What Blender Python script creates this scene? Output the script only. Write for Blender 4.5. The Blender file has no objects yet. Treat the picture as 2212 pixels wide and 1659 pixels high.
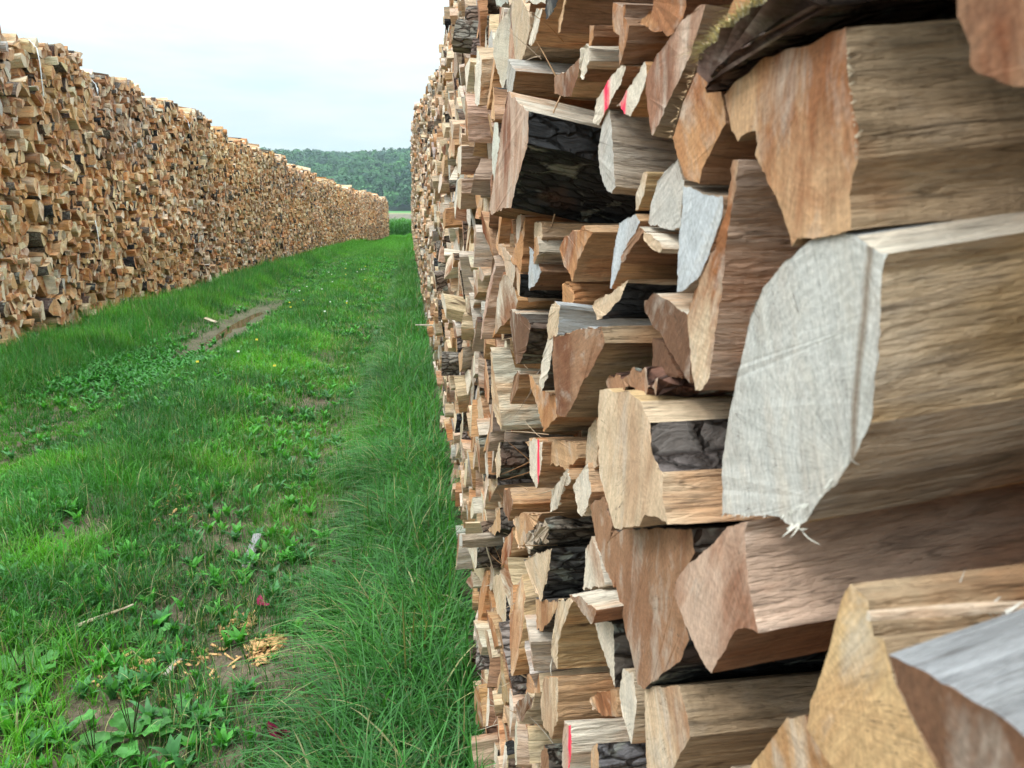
import bpy, math, random
import numpy as np
from mathutils import Vector, noise as mn
random.seed(7); rng = np.random.default_rng(7)
D2R = math.radians
SC = bpy.context.scene
COL = SC.collection

# ------------------------------------------------------------------ camera
F_PX, CAM_Z = 800.0, 1.40
PITCH, YAW = math.atan(162/800.0), math.atan(.125)
cam_d = bpy.data.cameras.new("camera")
cam_d.sensor_width = 36; cam_d.lens = 36*F_PX/1024
cam_d.clip_start = .02; cam_d.clip_end = 6000
cam_d.dof.use_dof = True; cam_d.dof.focus_distance = 1.7; cam_d.dof.aperture_fstop = 19
cam = bpy.data.objects.new("camera", cam_d); COL.objects.link(cam)
cam.location = (0, 0, CAM_Z); cam.rotation_euler = (math.pi/2-PITCH, 0, -YAW)
SC.camera = cam
FW = np.array([math.sin(YAW)*math.cos(PITCH), math.cos(YAW)*math.cos(PITCH), -math.sin(PITCH)])
RT = np.array([math.cos(YAW), -math.sin(YAW), 0.]); UP = np.cross(RT, FW)
def ray(dx, dy):                      # dx,dy in a 2212 x 1659 view of the photograph
    s = 1024/2212.
    return FW + RT*((dx*s-512)/F_PX) + UP*((384-dy*s)/F_PX)
def on_plane(dx, dy, a):
    r = ray(dx, dy); t = a/r[0]; return (r[1]*t, CAM_Z+r[2]*t)
def on_ground(dx, dy):
    r = ray(dx, dy); t = -CAM_Z/r[2]; return (r[0]*t, r[1]*t)
def proj(p):
    q = np.array(p)-np.array([0, 0, CAM_Z]); d = q@FW
    if d < .02: return None
    return (512+F_PX*(q@RT)/d, 384-F_PX*(q@UP)/d, d)

# ------------------------------------------------------------------ world and sun
SUN_EL, SUN_AZ = D2R(52), D2R(250)
w = bpy.data.worlds.new("World"); SC.world = w; w.use_nodes = True
nt = w.node_tree; nt.nodes.clear()
def N(nt, t, **k):
    n = nt.nodes.new(t)
    for a, v in k.items():
        if a.startswith('i_'):
            n.inputs[a[2:].replace('_', ' ')].default_value = v
        else: setattr(n, a, v)
    return n
out = N(nt, 'ShaderNodeOutputWorld'); bg = N(nt, 'ShaderNodeBackground'); bg.inputs[1].default_value = .12
sky = N(nt, 'ShaderNodeTexSky', sky_type='NISHITA', sun_disc=False, sun_elevation=SUN_EL, sun_rotation=SUN_AZ)
sky.air_density = 1.2; sky.dust_density = 1.5
tc = N(nt, 'ShaderNodeTexCoord'); mp = N(nt, 'ShaderNodeMapping'); mp.inputs['Scale'].default_value = (1.2, 1.2, 6.5)
mp.inputs['Location'].default_value = (.35, .1, .25)
nz = N(nt, 'ShaderNodeTexNoise', i_Scale=1.7, i_Detail=5., i_Roughness=.5)
cr = N(nt, 'ShaderNodeValToRGB'); cr.color_ramp.elements[0].position = .43; cr.color_ramp.elements[0].color = (8.2, 11.1, 11.6, 1)
cr.color_ramp.elements[1].position = .70; cr.color_ramp.elements[1].color = (12.6, 13.3, 13.5, 1)
mx = N(nt, 'ShaderNodeMix', data_type='RGBA'); mx.inputs[0].default_value = .93
L = nt.links.new
L(tc.outputs['Generated'], mp.inputs[0]); L(mp.outputs[0], nz.inputs['Vector']); L(nz.outputs[0], cr.inputs[0])
sx = N(nt, 'ShaderNodeSeparateXYZ'); mr = N(nt, 'ShaderNodeMapRange'); mr.inputs[1].default_value = .12; mr.inputs[2].default_value = .9; mr.inputs[3].default_value = .575; mr.inputs[4].default_value = 2.9
vm = N(nt, 'ShaderNodeVectorMath', operation='SCALE')
L(tc.outputs['Generated'], sx.inputs[0]); L(sx.outputs[2], mr.inputs[0]); L(mx.outputs[2], vm.inputs[0]); L(mr.outputs[0], vm.inputs['Scale'])
L(sky.outputs[0], mx.inputs[6]); L(cr.outputs[0], mx.inputs[7]); nm = N(nt, 'ShaderNodeMix', data_type='RGBA', blend_type='MULTIPLY'); nm.inputs[7].default_value = (1.13, 1., .97, 1)
mz = N(nt, 'ShaderNodeMapRange'); mz.inputs[1].default_value = .22; mz.inputs[2].default_value = .55; L(sx.outputs[2], mz.inputs[0]); L(mz.outputs[0], nm.inputs[0])
L(vm.outputs[0], nm.inputs[6]); L(nm.outputs[2], bg.inputs[0]); L(bg.outputs[0], out.inputs[0])
sl = bpy.data.lights.new("sun", 'SUN'); sl.energy = 1.2; sl.angle = D2R(14); sl.color = (1, .96, .9)
so = bpy.data.objects.new("sun", sl); COL.objects.link(so)
sd = Vector((math.sin(SUN_AZ)*math.cos(SUN_EL), math.cos(SUN_AZ)*math.cos(SUN_EL), math.sin(SUN_EL)))
so.rotation_euler = sd.to_track_quat('Z', 'Y').to_euler(); so.location = (0, -5, 30)
SC.view_settings.view_transform = 'Standard'; SC.view_settings.look = 'None'
SC.view_settings.exposure = .20; SC.view_settings.gamma = 1
SC.render.engine = 'CYCLES'; SC.cycles.max_bounces = 6; SC.cycles.diffuse_bounces = 5
SC.cycles.transparent_max_bounces = 4; SC.cycles.volume_bounces = 0

# ------------------------------------------------------------------ materials
def mat(name):
    m = bpy.data.materials.new(name); m.use_nodes = True
    nt = m.node_tree; b = nt.nodes['Principled BSDF']; b.inputs['Specular IOR Level'].default_value = .25
    return m, nt, b
def attr(nt, name): return N(nt, 'ShaderNodeAttribute', attribute_name=name)
def mth(nt, op, a, b=None, c=None, clamp=False):
    n = N(nt, 'ShaderNodeMath', operation=op); n.use_clamp = clamp
    for i, v in enumerate((a, b, c)):
        if v is None: continue
        if isinstance(v, (int, float)): n.inputs[i].default_value = v
        else: nt.links.new(v, n.inputs[i])
    return n.outputs[0]
def vscale(nt, v, s):
    n = N(nt, 'ShaderNodeVectorMath', operation='MULTIPLY'); nt.links.new(v, n.inputs[0]); n.inputs[1].default_value = s
    return n.outputs[0]
def noise(nt, v, scale=1., detail=4., rough=.55, dist=0.):
    n = N(nt, 'ShaderNodeTexNoise', i_Scale=scale, i_Detail=detail, i_Roughness=rough, i_Distortion=dist)
    nt.links.new(v, n.inputs['Vector']); return n.outputs[0]
def ramp(nt, f, stops):
    n = N(nt, 'ShaderNodeValToRGB'); e = n.color_ramp.elements
    while len(e) < len(stops): e.new(.5)
    for i, (p, c) in enumerate(stops):
        e[i].position = p; e[i].color = (c, c, c, 1) if isinstance(c, (int, float)) else (*c, 1)
    nt.links.new(f, n.inputs[0]); return n.outputs[0]
def mixc(nt, f, a, b, mode='MIX'):
    n = N(nt, 'ShaderNodeMix', data_type='RGBA', blend_type=mode)
    for i, v in ((0, f), (6, a), (7, b)):
        if isinstance(v, (int, float)): n.inputs[i].default_value = v
        elif isinstance(v, tuple): n.inputs[i].default_value = (*v, 1)
        else: nt.links.new(v, n.inputs[i])
    return n.outputs[2]
def bump(nt, b, h, strength=.5, dist=.002):
    n = N(nt, 'ShaderNodeBump', i_Strength=strength, i_Distance=dist)
    nt.links.new(h, n.inputs['Height']); nt.links.new(n.outputs[0], b.inputs['Normal'])

# split faces: fibres run along the log (gc.x)
M_SPLIT, nt, b = mat("split_wood"); g = attr(nt, 'gc').outputs['Vector']; ti = attr(nt, 'tint').outputs['Color']
f1 = noise(nt, vscale(nt, g, (16, 120, 120)), 1, 5, .65, .5)
f2 = noise(nt, vscale(nt, g, (6, 30, 30)), 1, 3, .5, .3)
f3 = noise(nt, vscale(nt, g, (5, 11, 11)), 1, 4, .6, .4)
cut = noise(nt, vscale(nt, g, (160, 8, 8)), 1, 2, .5)
f4 = noise(nt, vscale(nt, g, (38, 330, 330)), 1, 3, .7, .3); f5 = noise(nt, vscale(nt, g, (2.6, 52, 52)), 1, 3, .6, .15)
c = mixc(nt, ramp(nt, f1, [(.25, .34), (.42, .86), (.75, 1.2)]), (0, 0, 0), ti, 'MIX')
c = mixc(nt, 1., ti, ramp(nt, f1, [(.26, .50), (.43, .92), (.8, 1.25)]), 'MULTIPLY')
c = mixc(nt, 1., c, ramp(nt, f2, [(.3, (.74, .70, .65)), (.5, (1, .99, .98)), (.75, (1.15, 1.15, 1.15))]), 'MULTIPLY')
kn = noise(nt, vscale(nt, g, (13, 26, 26)), 1, 2, .5, .6)
c = mixc(nt, ramp(nt, kn, [(.71, 0.), (.76, .8)]), c, (.09, .045, .022))
c = mixc(nt, ramp(nt, f3, [(.52, 0.), (.68, .75)]), c, mixc(nt, 1., c, (1.05, .66, .42), 'MULTIPLY'))
c = mixc(nt, ramp(nt, f3, [(.30, .55), (.44, 0.)]), c, mixc(nt, .5, c, (.60, .58, .55)))
c = mixc(nt, 1., c, ramp(nt, f4, [(.3, .70), (.5, 1.), (.7, 1.18)]), 'MULTIPLY')
c = mixc(nt, ramp(nt, f5, [(.490, 0.), (.499, .6), (.507, 0.)]), c, (.035, .02, .012))
L = nt.links.new; L(c, b.inputs['Base Color']); b.inputs['Roughness'].default_value = .75
hh = mth(nt, 'ADD', mth(nt, 'MULTIPLY', f1, 1.), mth(nt, 'ADD', mth(nt, 'MULTIPLY', f2, 1.3), mth(nt, 'ADD', mth(nt, 'MULTIPLY', cut, .15), mth(nt, 'MULTIPLY', f4, .5))))
bump(nt, b, hh, 1., .006)

# sawn ends: rings round the pith, heartwood, saw marks, cracks, a painted stripe where aux.g is set
M_END, nt, b = mat("sawn_end"); g = attr(nt, 'gc').outputs['Vector']; p = attr(nt, 'pith').outputs['Vector']
ti = attr(nt, 'tint').outputs['Color']; ax = N(nt, 'ShaderNodeSeparateColor'); nt.links.new(attr(nt, 'aux').outputs['Color'], ax.inputs[0])
ln = N(nt, 'ShaderNodeVectorMath', operation='LENGTH'); nt.links.new(p, ln.inputs[0]); r = ln.outputs['Value']
nn = noise(nt, g, 22, 3, .5)
rw = mth(nt, 'ADD', r, mth(nt, 'MULTIPLY', nn, .035))
ring = mth(nt, 'SINE', mth(nt, 'MULTIPLY', rw, 1500.))
fine = noise(nt, vscale(nt, g, (1, 1, 1)), 300, 4, .75)
sp = N(nt, 'ShaderNodeSeparateXYZ'); nt.links.new(p, sp.inputs[0])
ang = mth(nt, 'ARCTAN2', sp.outputs[1], sp.outputs[2])
cb = N(nt, 'ShaderNodeCombineXYZ'); nt.links.new(mth(nt, 'MULTIPLY', ang, 7.), cb.inputs[0]); nt.links.new(ax.outputs[2], cb.inputs[1]); nt.links.new(mth(nt, 'MULTIPLY', r, 5.), cb.inputs[2])
crk = noise(nt, cb.outputs[0], 2.2, 2, .6)
crack = ramp(nt, crk, [(.492, 0.), (.5, 1.), (.508, 0.)])
crack = mth(nt, 'MULTIPLY', crack, ramp(nt, noise(nt, g, 30, 2, .5), [(.5, 0.), (.6, 1.)]))
# saw marks: narrow bands across the face, direction by seed
rot = N(nt, 'ShaderNodeVectorRotate', rotation_type='X_AXIS'); nt.links.new(g, rot.inputs['Vector']); nt.links.new(mth(nt, 'MULTIPLY', ax.outputs[2], 6.28), rot.inputs['Angle'])
saw = noise(nt, vscale(nt, rot.outputs[0], (1, 14, 330)), 1, 3, .6, .2)
hn = noise(nt, vscale(nt, rot.outputs[0], (1, 22, 55)), 1, 4, .6, .6)
heart = mth(nt, 'MULTIPLY', ax.outputs[0], ramp(nt, mth(nt, 'ADD', mth(nt, 'MULTIPLY', r, 6.), mth(nt, 'MULTIPLY', hn, .8)), [(.55, 1.), (.85, 0.)]))
c = mixc(nt, heart, ti, mixc(nt, 1., ti, (.46, .235, .13), 'MULTIPLY'))
gr = noise(nt, g, 40, 4, .6, .3)
cr_ = N(nt, 'ShaderNodeCombineXYZ'); nt.links.new(mth(nt, 'MULTIPLY', ang, 16.), cr_.inputs[0]); nt.links.new(mth(nt, 'MULTIPLY', r, 9.), cr_.inputs[1]); nt.links.new(ax.outputs[2], cr_.inputs[2])
rad = noise(nt, cr_.outputs[0], 1.4, 5, .7)
stain = noise(nt, vscale(nt, rot.outputs[0], (1, 7, 24)), 1, 5, .62, .5); wash = noise(nt, vscale(nt, rot.outputs[0], (1, 13, 30)), 1, 5, .65, .4)
c = mixc(nt, ramp(nt, wash, [(.52, 0.), (.66, .5)]), c, (.56, .51, .44))
c = mixc(nt, mth(nt, 'MULTIPLY', ramp(nt, stain, [(.46, 0.), (.62, .75)]), mth(nt, 'ADD', .3, mth(nt, 'MULTIPLY', ax.outputs[0], .7))), c, mixc(nt, 1., c, (.58, .36, .23), 'MULTIPLY'))
c = mixc(nt, 1., c, ramp(nt, rad, [(.3, .83), (.5, 1.), (.7, 1.09)]), 'MULTIPLY')
c = mixc(nt, 1., c, ramp(nt, gr, [(.28, (.84, .83, .81)), (.5, (1, 1, 1)), (.72, (1.08, 1.06, 1.04))]), 'MULTIPLY')
c = mixc(nt, 1., c, ramp(nt, saw, [(.3, .88), (.7, 1.08)]), 'MULTIPLY')
c = mixc(nt, 1., c, ramp(nt, fine, [(.3, .76), (.5, 1.), (.7, 1.16)]), 'MULTIPLY')
rr = N(nt, 'ShaderNodeMapRange'); nt.links.new(ring, rr.inputs[0]); rr.inputs[1].default_value = -1; rr.inputs[3].default_value = .93; rr.inputs[4].default_value = 1.04
c = mixc(nt, 1., c, rr.outputs[0], 'MULTIPLY')
c = mixc(nt, crack, c, (.05, .035, .025))
wid = mth(nt, 'ABSOLUTE', mth(nt, 'ADD', sp.outputs[1], mth(nt, 'MULTIPLY', mth(nt, 'SUBTRACT', nn, .5), .006)))
hair = mth(nt, 'MULTIPLY', mth(nt, 'MULTIPLY', mth(nt, 'GREATER_THAN', ax.outputs[1], .2), mth(nt, 'LESS_THAN', ax.outputs[1], .7)), ramp(nt, wid, [(.0006, .8), (.0016, 0.)]))
c = mixc(nt, hair, c, (.16, .10, .055))
stripe = mth(nt, 'MULTIPLY', mth(nt, 'GREATER_THAN', ax.outputs[1], .7), ramp(nt, mth(nt, 'ABSOLUTE', mth(nt, 'ADD', sp.outputs[1], mth(nt, 'MULTIPLY', mth(nt, 'SUBTRACT', nn, .5), .02))), [(.006, 1.), (.012, 0.)]))
stripe = mth(nt, 'MULTIPLY', stripe, ramp(nt, gr, [(.34, .25), (.46, 1.)]))
c = mixc(nt, stripe, c, (.85, .03, .09))
nt.links.new(c, b.inputs['Base Color']); b.inputs['Roughness'].default_value = .85
bump(nt, b, mth(nt, 'ADD', mth(nt, 'MULTIPLY', saw, .35), mth(nt, 'ADD', mth(nt, 'MULTIPLY', fine, .5), mth(nt, 'MULTIPLY', gr, .8))), .6, .0022)

# bark
M_BARK, nt, b = mat("bark"); g = attr(nt, 'gc').outputs['Vector']; ti = attr(nt, 'tint').outputs['Color']
n1 = noise(nt, vscale(nt, g, (30, 70, 70)), 1, 5, .65, .8); n2 = noise(nt, g, 17, 4, .6, .5)
c = mixc(nt, 1., ti, ramp(nt, n1, [(.3, .45), (.6, 1.2), (.8, 1.6)]), 'MULTIPLY')
vo = N(nt, 'ShaderNodeTexVoronoi', feature='DISTANCE_TO_EDGE', i_Scale=1.); nd = N(nt, 'ShaderNodeVectorMath', operation='ADD'); nt.links.new(vscale(nt, g, (26, 62, 62)), nd.inputs[0])
nw = N(nt, 'ShaderNodeTexNoise', i_Scale=40., i_Detail=3.); nt.links.new(g, nw.inputs['Vector']); nt.links.new(nw.outputs['Color'], nd.inputs[1]); nt.links.new(nd.outputs[0], vo.inputs['Vector'])
plate = ramp(nt, vo.outputs[0], [(.0, 0.), (.16, 1.)])
c = mixc(nt, 1., c, ramp(nt, plate, [(0., (.32, .28, .25)), (1., (1.15, 1.15, 1.15))]), 'MULTIPLY')
c = mixc(nt, ramp(nt, n2, [(.58, 0.), (.63, .75)]), c, (.30, .31, .26))
c = mixc(nt, ramp(nt, noise(nt, g, 9, 3, .6), [(.58, 0.), (.7, .5)]), c, (.16, .08, .05))
nt.links.new(c, b.inputs['Base Color']); b.inputs['Roughness'].default_value = .8
bump(nt, b, mth(nt, 'ADD', mth(nt, 'ADD', n1, plate), mth(nt, 'MULTIPLY', n2, .6)), 1., .006)

def leafmat(name, trans=.35, rough=.45, gain=1.):
    m, nt, b = mat(name); ti = attr(nt, 'tint').outputs['Color']
    geo = N(nt, 'ShaderNodeNewGeometry'); n = noise(nt, geo.outputs['Position'], 55, 2, .5)
    c = mixc(nt, 1., ti, ramp(nt, n, [(.3, .75*gain), (.7, 1.2*gain)]), 'MULTIPLY')
    nt.links.new(c, b.inputs['Base Color']); b.inputs['Roughness'].default_value = rough; b.inputs['Specular IOR Level'].default_value = .35
    tr = N(nt, 'ShaderNodeBsdfTranslucent'); nt.links.new(mixc(nt, 1., c, (1.2, 1.25, .5), 'MULTIPLY'), tr.inputs[0])
    ms = N(nt, 'ShaderNodeMixShader'); ms.inputs[0].default_value = trans
    nt.links.new(b.outputs[0], ms.inputs[1]); nt.links.new(tr.outputs[0], ms.inputs[2])
    nt.links.new(ms.outputs[0], nt.nodes['Material Output'].inputs[0]); return m
M_GRASS = leafmat("grass_blade"); M_LEAF = leafmat("weed_leaf", .3, .5); M_CROWN = leafmat("tree_foliage", .2, .7); M_MAIZE = leafmat("maize_leaf", .35, .45)

M_SOIL, nt, b = mat("soil"); geo = N(nt, 'ShaderNodeNewGeometry'); P = geo.outputs['Position']
n1 = noise(nt, P, 3.2, 6, .65); n2 = noise(nt, P, 45, 5, .7); n3 = noise(nt, vscale(nt, P, (60, 18, 30)), 1, 3, .6, 1.)
c = mixc(nt, ramp(nt, n1, [(.35, 0.), (.65, 1.)]), (.10, .075, .05), (.19, .15, .105))
c = mixc(nt, 1., c, ramp(nt, n2, [(.3, .5), (.7, 1.4)]), 'MULTIPLY')
c = mixc(nt, ramp(nt, n3, [(.6, 0.), (.68, .7)]), c, (.26, .19, .12))
far = N(nt, 'ShaderNodeSeparateXYZ'); nt.links.new(P, far.inputs[0])
fy = N(nt, 'ShaderNodeMapRange'); nt.links.new(far.outputs[1], fy.inputs[0]); fy.inputs[1].default_value = 6; fy.inputs[2].default_value = 22
mud = mth(nt, 'SUBTRACT', 1., ramp(nt, mth(nt, 'ABSOLUTE', mth(nt, 'ADD', far.outputs[0], 2.55)), [(.35, 0.), (.8, 1.)]))
gm = mth(nt, 'MULTIPLY', fy.outputs[0], mth(nt, 'SUBTRACT', 1., mth(nt, 'MULTIPLY', mud, .5)), clamp=True)
c = mixc(nt, gm, c, mixc(nt, ramp(nt, n2, [(.35, 0.), (.65, 1.)]), (.03, .085, .02), (.055, .14, .03)))
nt.links.new(c, b.inputs['Base Color']); b.inputs['Roughness'].default_value = .9
bump(nt, b, mth(nt, 'ADD', n2, n1), .8, .02)

def plain(name, col, rough=.7, sc=20, amp=.3, stretch=(1, 1, 1)):
    m, nt, b = mat(name); geo = N(nt, 'ShaderNodeNewGeometry'); n = noise(nt, vscale(nt, geo.outputs['Position'], stretch), sc, 4, .6)
    c = mixc(nt, 1., col, ramp(nt, n, [(.3, 1-amp), (.7, 1+amp)]), 'MULTIPLY')
    nt.links.new(c, b.inputs['Base Color']); b.inputs['Roughness'].default_value = rough
    bump(nt, b, n, .3, .01); return m
M_STRAP = plain("white_strap", (.75, .78, .8), .35, 30, .06); M_PINK = plain("magenta_petal", (.32, .03, .09), .5, 60, .4)
M_CHIP = plain("fresh_chips", (.62, .36, .16), .8, 90, .35)
M_HILL = plain("woodland_floor", (.02, .045, .02), .9, .05, .4)
M_STRIP = plain("stubble", (.18, .18, .08), .9, .1, .15); M_MEAD = plain("meadow", (.07, .2, .05), .9, .1, .2)
M_FIELD, nt, b = mat("ploughed_soil"); geo = N(nt, 'ShaderNodeNewGeometry')
n1 = noise(nt, vscale(nt, geo.outputs['Position'], (.5, .012, .1)), 1, 3, .5); 
c = mixc(nt, ramp(nt, n1, [(.35, 0.), (.65, 1.)]), (.105, .082, .058), (.15, .12, .085)); nt.links.new(c, b.inputs['Base Color']); b.inputs['Roughness'].default_value = .95
M_WATER, nt, b = mat("puddle_water"); b.inputs['Base Color'].default_value = (.09, .07, .035, 1); b.inputs['Roughness'].default_value = .06; b.inputs['Specular IOR Level'].default_value = .6
geo = N(nt, 'ShaderNodeNewGeometry'); bump(nt, b, noise(nt, geo.outputs['Position'], 14, 2, .5), .06, .01)
M_MOSS = leafmat("moss", .04, .9)

# ------------------------------------------------------------------ mesh buffer
class Buf:
    def __init__(s): s.v=[]; s.f=[]; s.m=[]; s.gc=[]; s.pi=[]; s.ti=[]; s.au=[]
    def build(s, name, mats, parent=None, smooth=False, centre=None):
        me = bpy.data.meshes.new(name)
        V = np.array(s.v, dtype=np.float64)
        c = np.array(centre if centre is not None else (0, 0, 0), dtype=np.float64)
        me.from_pydata((V-c).tolist(), [], s.f)
        for mm in mats: me.materials.append(mm)
        me.polygons.foreach_set('material_index', np.array(s.m, dtype=np.int32))
        for nm, dat in (('gc', s.gc), ('pith', s.pi)):
            a = me.attributes.new(nm, 'FLOAT_VECTOR', 'POINT'); a.data.foreach_set('vector', np.array(dat, dtype=np.float32).ravel())
        for nm, dat in (('tint', s.ti), ('aux', s.au)):
            a = me.attributes.new(nm, 'FLOAT_COLOR', 'FACE'); d = np.ones((len(dat), 4), dtype=np.float32); d[:, :3] = dat
            a.data.foreach_set('color', d.ravel())
        if smooth: me.polygons.foreach_set('use_smooth', np.ones(len(s.f), dtype=bool))
        me.update()
        o = bpy.data.objects.new(name, me); o.location = c; COL.objects.link(o)
        if parent:
            o.parent = parent; o.location = c-np.array(parent.location)
        return o
WOODM = [M_END, M_SPLIT, M_BARK]
def tag(o, label=None, cat=None, group=None, kind=None):
    if label: o['label'] = label
    if cat: o['category'] = cat
    if group: o['group'] = group
    if kind: o['kind'] = kind
    return o

# palette, linear
CREAM=(.63,.475,.325); PALE=(.68,.59,.48); GREY=(.50,.47,.43); BLUEG=(.50,.52,.54); TAN=(.53,.325,.18); ORNG=(.50,.26,.12); BROWN=(.32,.175,.10)
DARK=(.16,.08,.045); GBR=(.42,.325,.24); OLIVE=(.40,.285,.18); PINK=(.52,.36,.27); BK=(.10,.08,.065); DBK=(.03,.03,.032); YEL=(.60,.41,.215)
def vary(c, s=.12):
    k = 1+random.uniform(-s, s); return tuple(max(.01, min(.85, x*k*(1+random.uniform(-s*.35, s*.35)))) for x in c)
def pick(side):
    r = random.random()
    if side == 'R':
        tab = [(.34,PALE),(.60,CREAM),(.75,TAN),(.80,ORNG),(.88,GREY),(.92,GBR),(.97,BROWN),(1.01,PINK)]
    else:
        tab = [(.13,PALE),(.42,CREAM),(.68,TAN),(.90,ORNG),(.93,GREY),(.96,GBR),(1.01,BROWN)]
    for t, c in tab:
        if r < t: return c

# log(): a prism with ragged split sides. poly: [(y,z)] of the sawn end, x0: where that end stands, sgn: +1 runs to +x
def log(B, poly, x0, sgn=1, length=1., ty=0., tz=0., end=CREAM, side=TAN, kinds=None, stint=None, pith=None, heart=0., paint=0.,
        step=None, amp=.0012, rings=(0, 1.), cutslope=(0, 0), backcap=False, fringe=0., twist=None):
    n = len(poly); kinds = kinds or ['s']*n; stint = stint or {}
    seed = random.random(); off = (random.uniform(0, 90), random.uniform(0, 90), random.uniform(0, 90))
    A = sum(poly[i][0]*poly[(i+1)%n][1]-poly[(i+1)%n][0]*poly[i][1] for i in range(n))
    if A < 0:
        poly = poly[::-1]; kinds = [kinds[(n-2-i)%n] for i in range(n)]; stint = {(n-2-k)%n: v for k, v in stint.items()}
    cy = sum(p[0] for p in poly)/n; cz = sum(p[1] for p in poly)/n
    if pith is None: pith = (cy+random.uniform(-.05, .05), cz+random.uniform(-.05, .05))
    pts=[]; ek=[]; nr=[]
    for i in range(n):
        p, q = poly[i], poly[(i+1)%n]; dx, dz = q[0]-p[0], q[1]-p[1]; l = math.hypot(dx, dz) or 1e-6
        k = max(1, int(round(l/step))) if step else 1
        for j in range(k):
            t = j/k; pts.append((p[0]+dx*t, p[1]+dz*t)); ek.append(i); nr.append((dz/l, -dx/l))
    m = len(pts); base = len(B.v)
    for ri, u in enumerate(rings):
        x = u*length
        for k in range(m):
            y, z = pts[k]
            if step:
                q = (y*170+off[0], z*170+off[1], x*7+off[2])
                q = (q[0], q[1], x*14+off[2]); d = mn.noise(q)*amp*1.4+mn.noise((y*45+off[1], z*45+off[0], x*4))*amp*1.8+round(mn.noise((y*30+off[2], z*30+off[1], x*6))*3.2)/3.2*amp*3.0
                if kinds[ek[k]] == 'b': d = mn.noise((y*60+off[0], z*60, x*30))*amp*2.6+mn.noise((y*19, z*19+off[1], x*11))*amp*4.5
                y += nr[k][0]*d; z += nr[k][1]*d
            xf = x0+sgn*x
            if ri == 0:
                xf += (pts[k][0]-cy)*cutslope[0]+(pts[k][1]-cz)*cutslope[1]
                if fringe: xf += mn.noise((y*260, z*260, seed*50))*fringe
            B.v.append((xf, y+ty*x, z+tz*x))
            B.gc.append((x+off[0], y+off[1], z+off[2])); B.pi.append((0, y-pith[0], z-pith[1]))
    for ri in range(len(rings)-1):
        a, b2 = base+ri*m, base+(ri+1)*m
        for k in range(m):
            k2 = (k+1)%m
            f = (a+k, a+k2, b2+k2, b2+k) if sgn < 0 else (a+k2, a+k, b2+k, b2+k2)
            B.f.append(f); kd = kinds[ek[k]]; B.m.append(2 if kd == 'b' else 1)
            B.ti.append(stint.get(ek[k], BK if kd == 'b' else side)); B.au.append((0, 0, seed))
    cap = tuple(base+k for k in range(m))
    B.f.append(cap if sgn < 0 else cap[::-1]); B.m.append(0); B.ti.append(end); B.au.append((heart, paint, seed))
    if backcap:
        e = base+(len(rings)-1)*m; cap = tuple(e+k for k in range(m)); B.f.append(cap if sgn > 0 else cap[::-1]); B.m.append(0); B.ti.append(end); B.au.append((heart, 0, seed))
    return (x0, cy, cz)

# ------------------------------------------------------------------ packing a wall face: rounds (Voronoi cells) split into pieces
def clip(poly, fl, a, b, c, newf):            # keep a*y+b*z<=c ; fl[i] is the flag of the edge i -> i+1
    o=[]; of=[]; n=len(poly)
    for i in range(n):
        p, q = poly[i], poly[(i+1)%n]; dp = a*p[0]+b*p[1]-c; dq = a*q[0]+b*q[1]-c
        if dp <= 0:
            o.append(p)
            if dq <= 0: of.append(fl[i])
            else:
                t = dp/(dp-dq); of.append(fl[i]); o.append((p[0]+(q[0]-p[0])*t, p[1]+(q[1]-p[1])*t)); of.append(newf)
        elif dq <= 0:
            t = dp/(dp-dq); o.append((p[0]+(q[0]-p[0])*t, p[1]+(q[1]-p[1])*t)); of.append(fl[i])
    return o, of
def area(p): return .5*abs(sum(p[i][0]*p[(i+1)%len(p)][1]-p[(i+1)%len(p)][0]*p[i][1] for i in range(len(p))))
TL, TH, S = 9.0, 3.75, .132
def make_tile():
    ny, nz_ = int(TL/S), int(TH/(S*.87)); sites = {}
    for j in range(nz_+2):
        for i in range(ny):
            sites[i, j] = ((i+.5*(j%2)+random.uniform(-.36, .36))*S, (j-.3+random.uniform(-.36, .36))*S*.87)
    out=[]
    for (i, j), (y, z) in sites.items():
        R = S*1.5; poly=[(y-R,z-R),(y+R,z-R),(y+R,z+R),(y-R,z+R)]; fl=['o']*4
        for dj in range(-2, 3):
            for di in range(-3, 4):
                if (di or dj) and (((i+di)%ny, j+dj) in sites):
                    sy, sz = sites[(i+di)%ny, j+dj]; sy += TL*((i+di)//ny) if 0 <= 1 else 0
                    a, b = sy-y, sz-z; c = (sy*sy+sz*sz-y*y-z*z)/2
                    poly, fl = clip(poly, fl, a, b, c, 'o')
                    if len(poly) < 3: break
            if len(poly) < 3: break
        if len(poly) < 3: continue
        ar = area(poly); cy = y+random.uniform(-.02, .02); cz = z+random.uniform(-.02, .02)
        parts=[(poly, fl)]; r = random.random(); th = random.uniform(0, math.pi)
        cuts = 0 if ar < .009 else (1 if r < .3 else (2 if r < .88 else 3))
        for c_ in range(cuts):
            t2 = th+(c_*math.pi/2 if cuts < 3 else c_*math.pi/3)+random.uniform(-.3, .3); a, b = math.cos(t2), math.sin(t2)
            nw=[]
            for pp, ff in parts:
                if len(parts) > 1 and random.random() < .12: nw.append((pp, ff)); continue
                c = a*cy+b*cz
                for s in (1, -1):
                    q, qf = clip(pp, ff, a*s, b*s, c*s, 's')
                    if len(q) > 2 and area(q) > .0012: nw.append((q, qf))
            parts = nw
        for pp, ff in parts: out.append((pp, ff, (y, z)))
    return out
TILE = make_tile()

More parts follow.
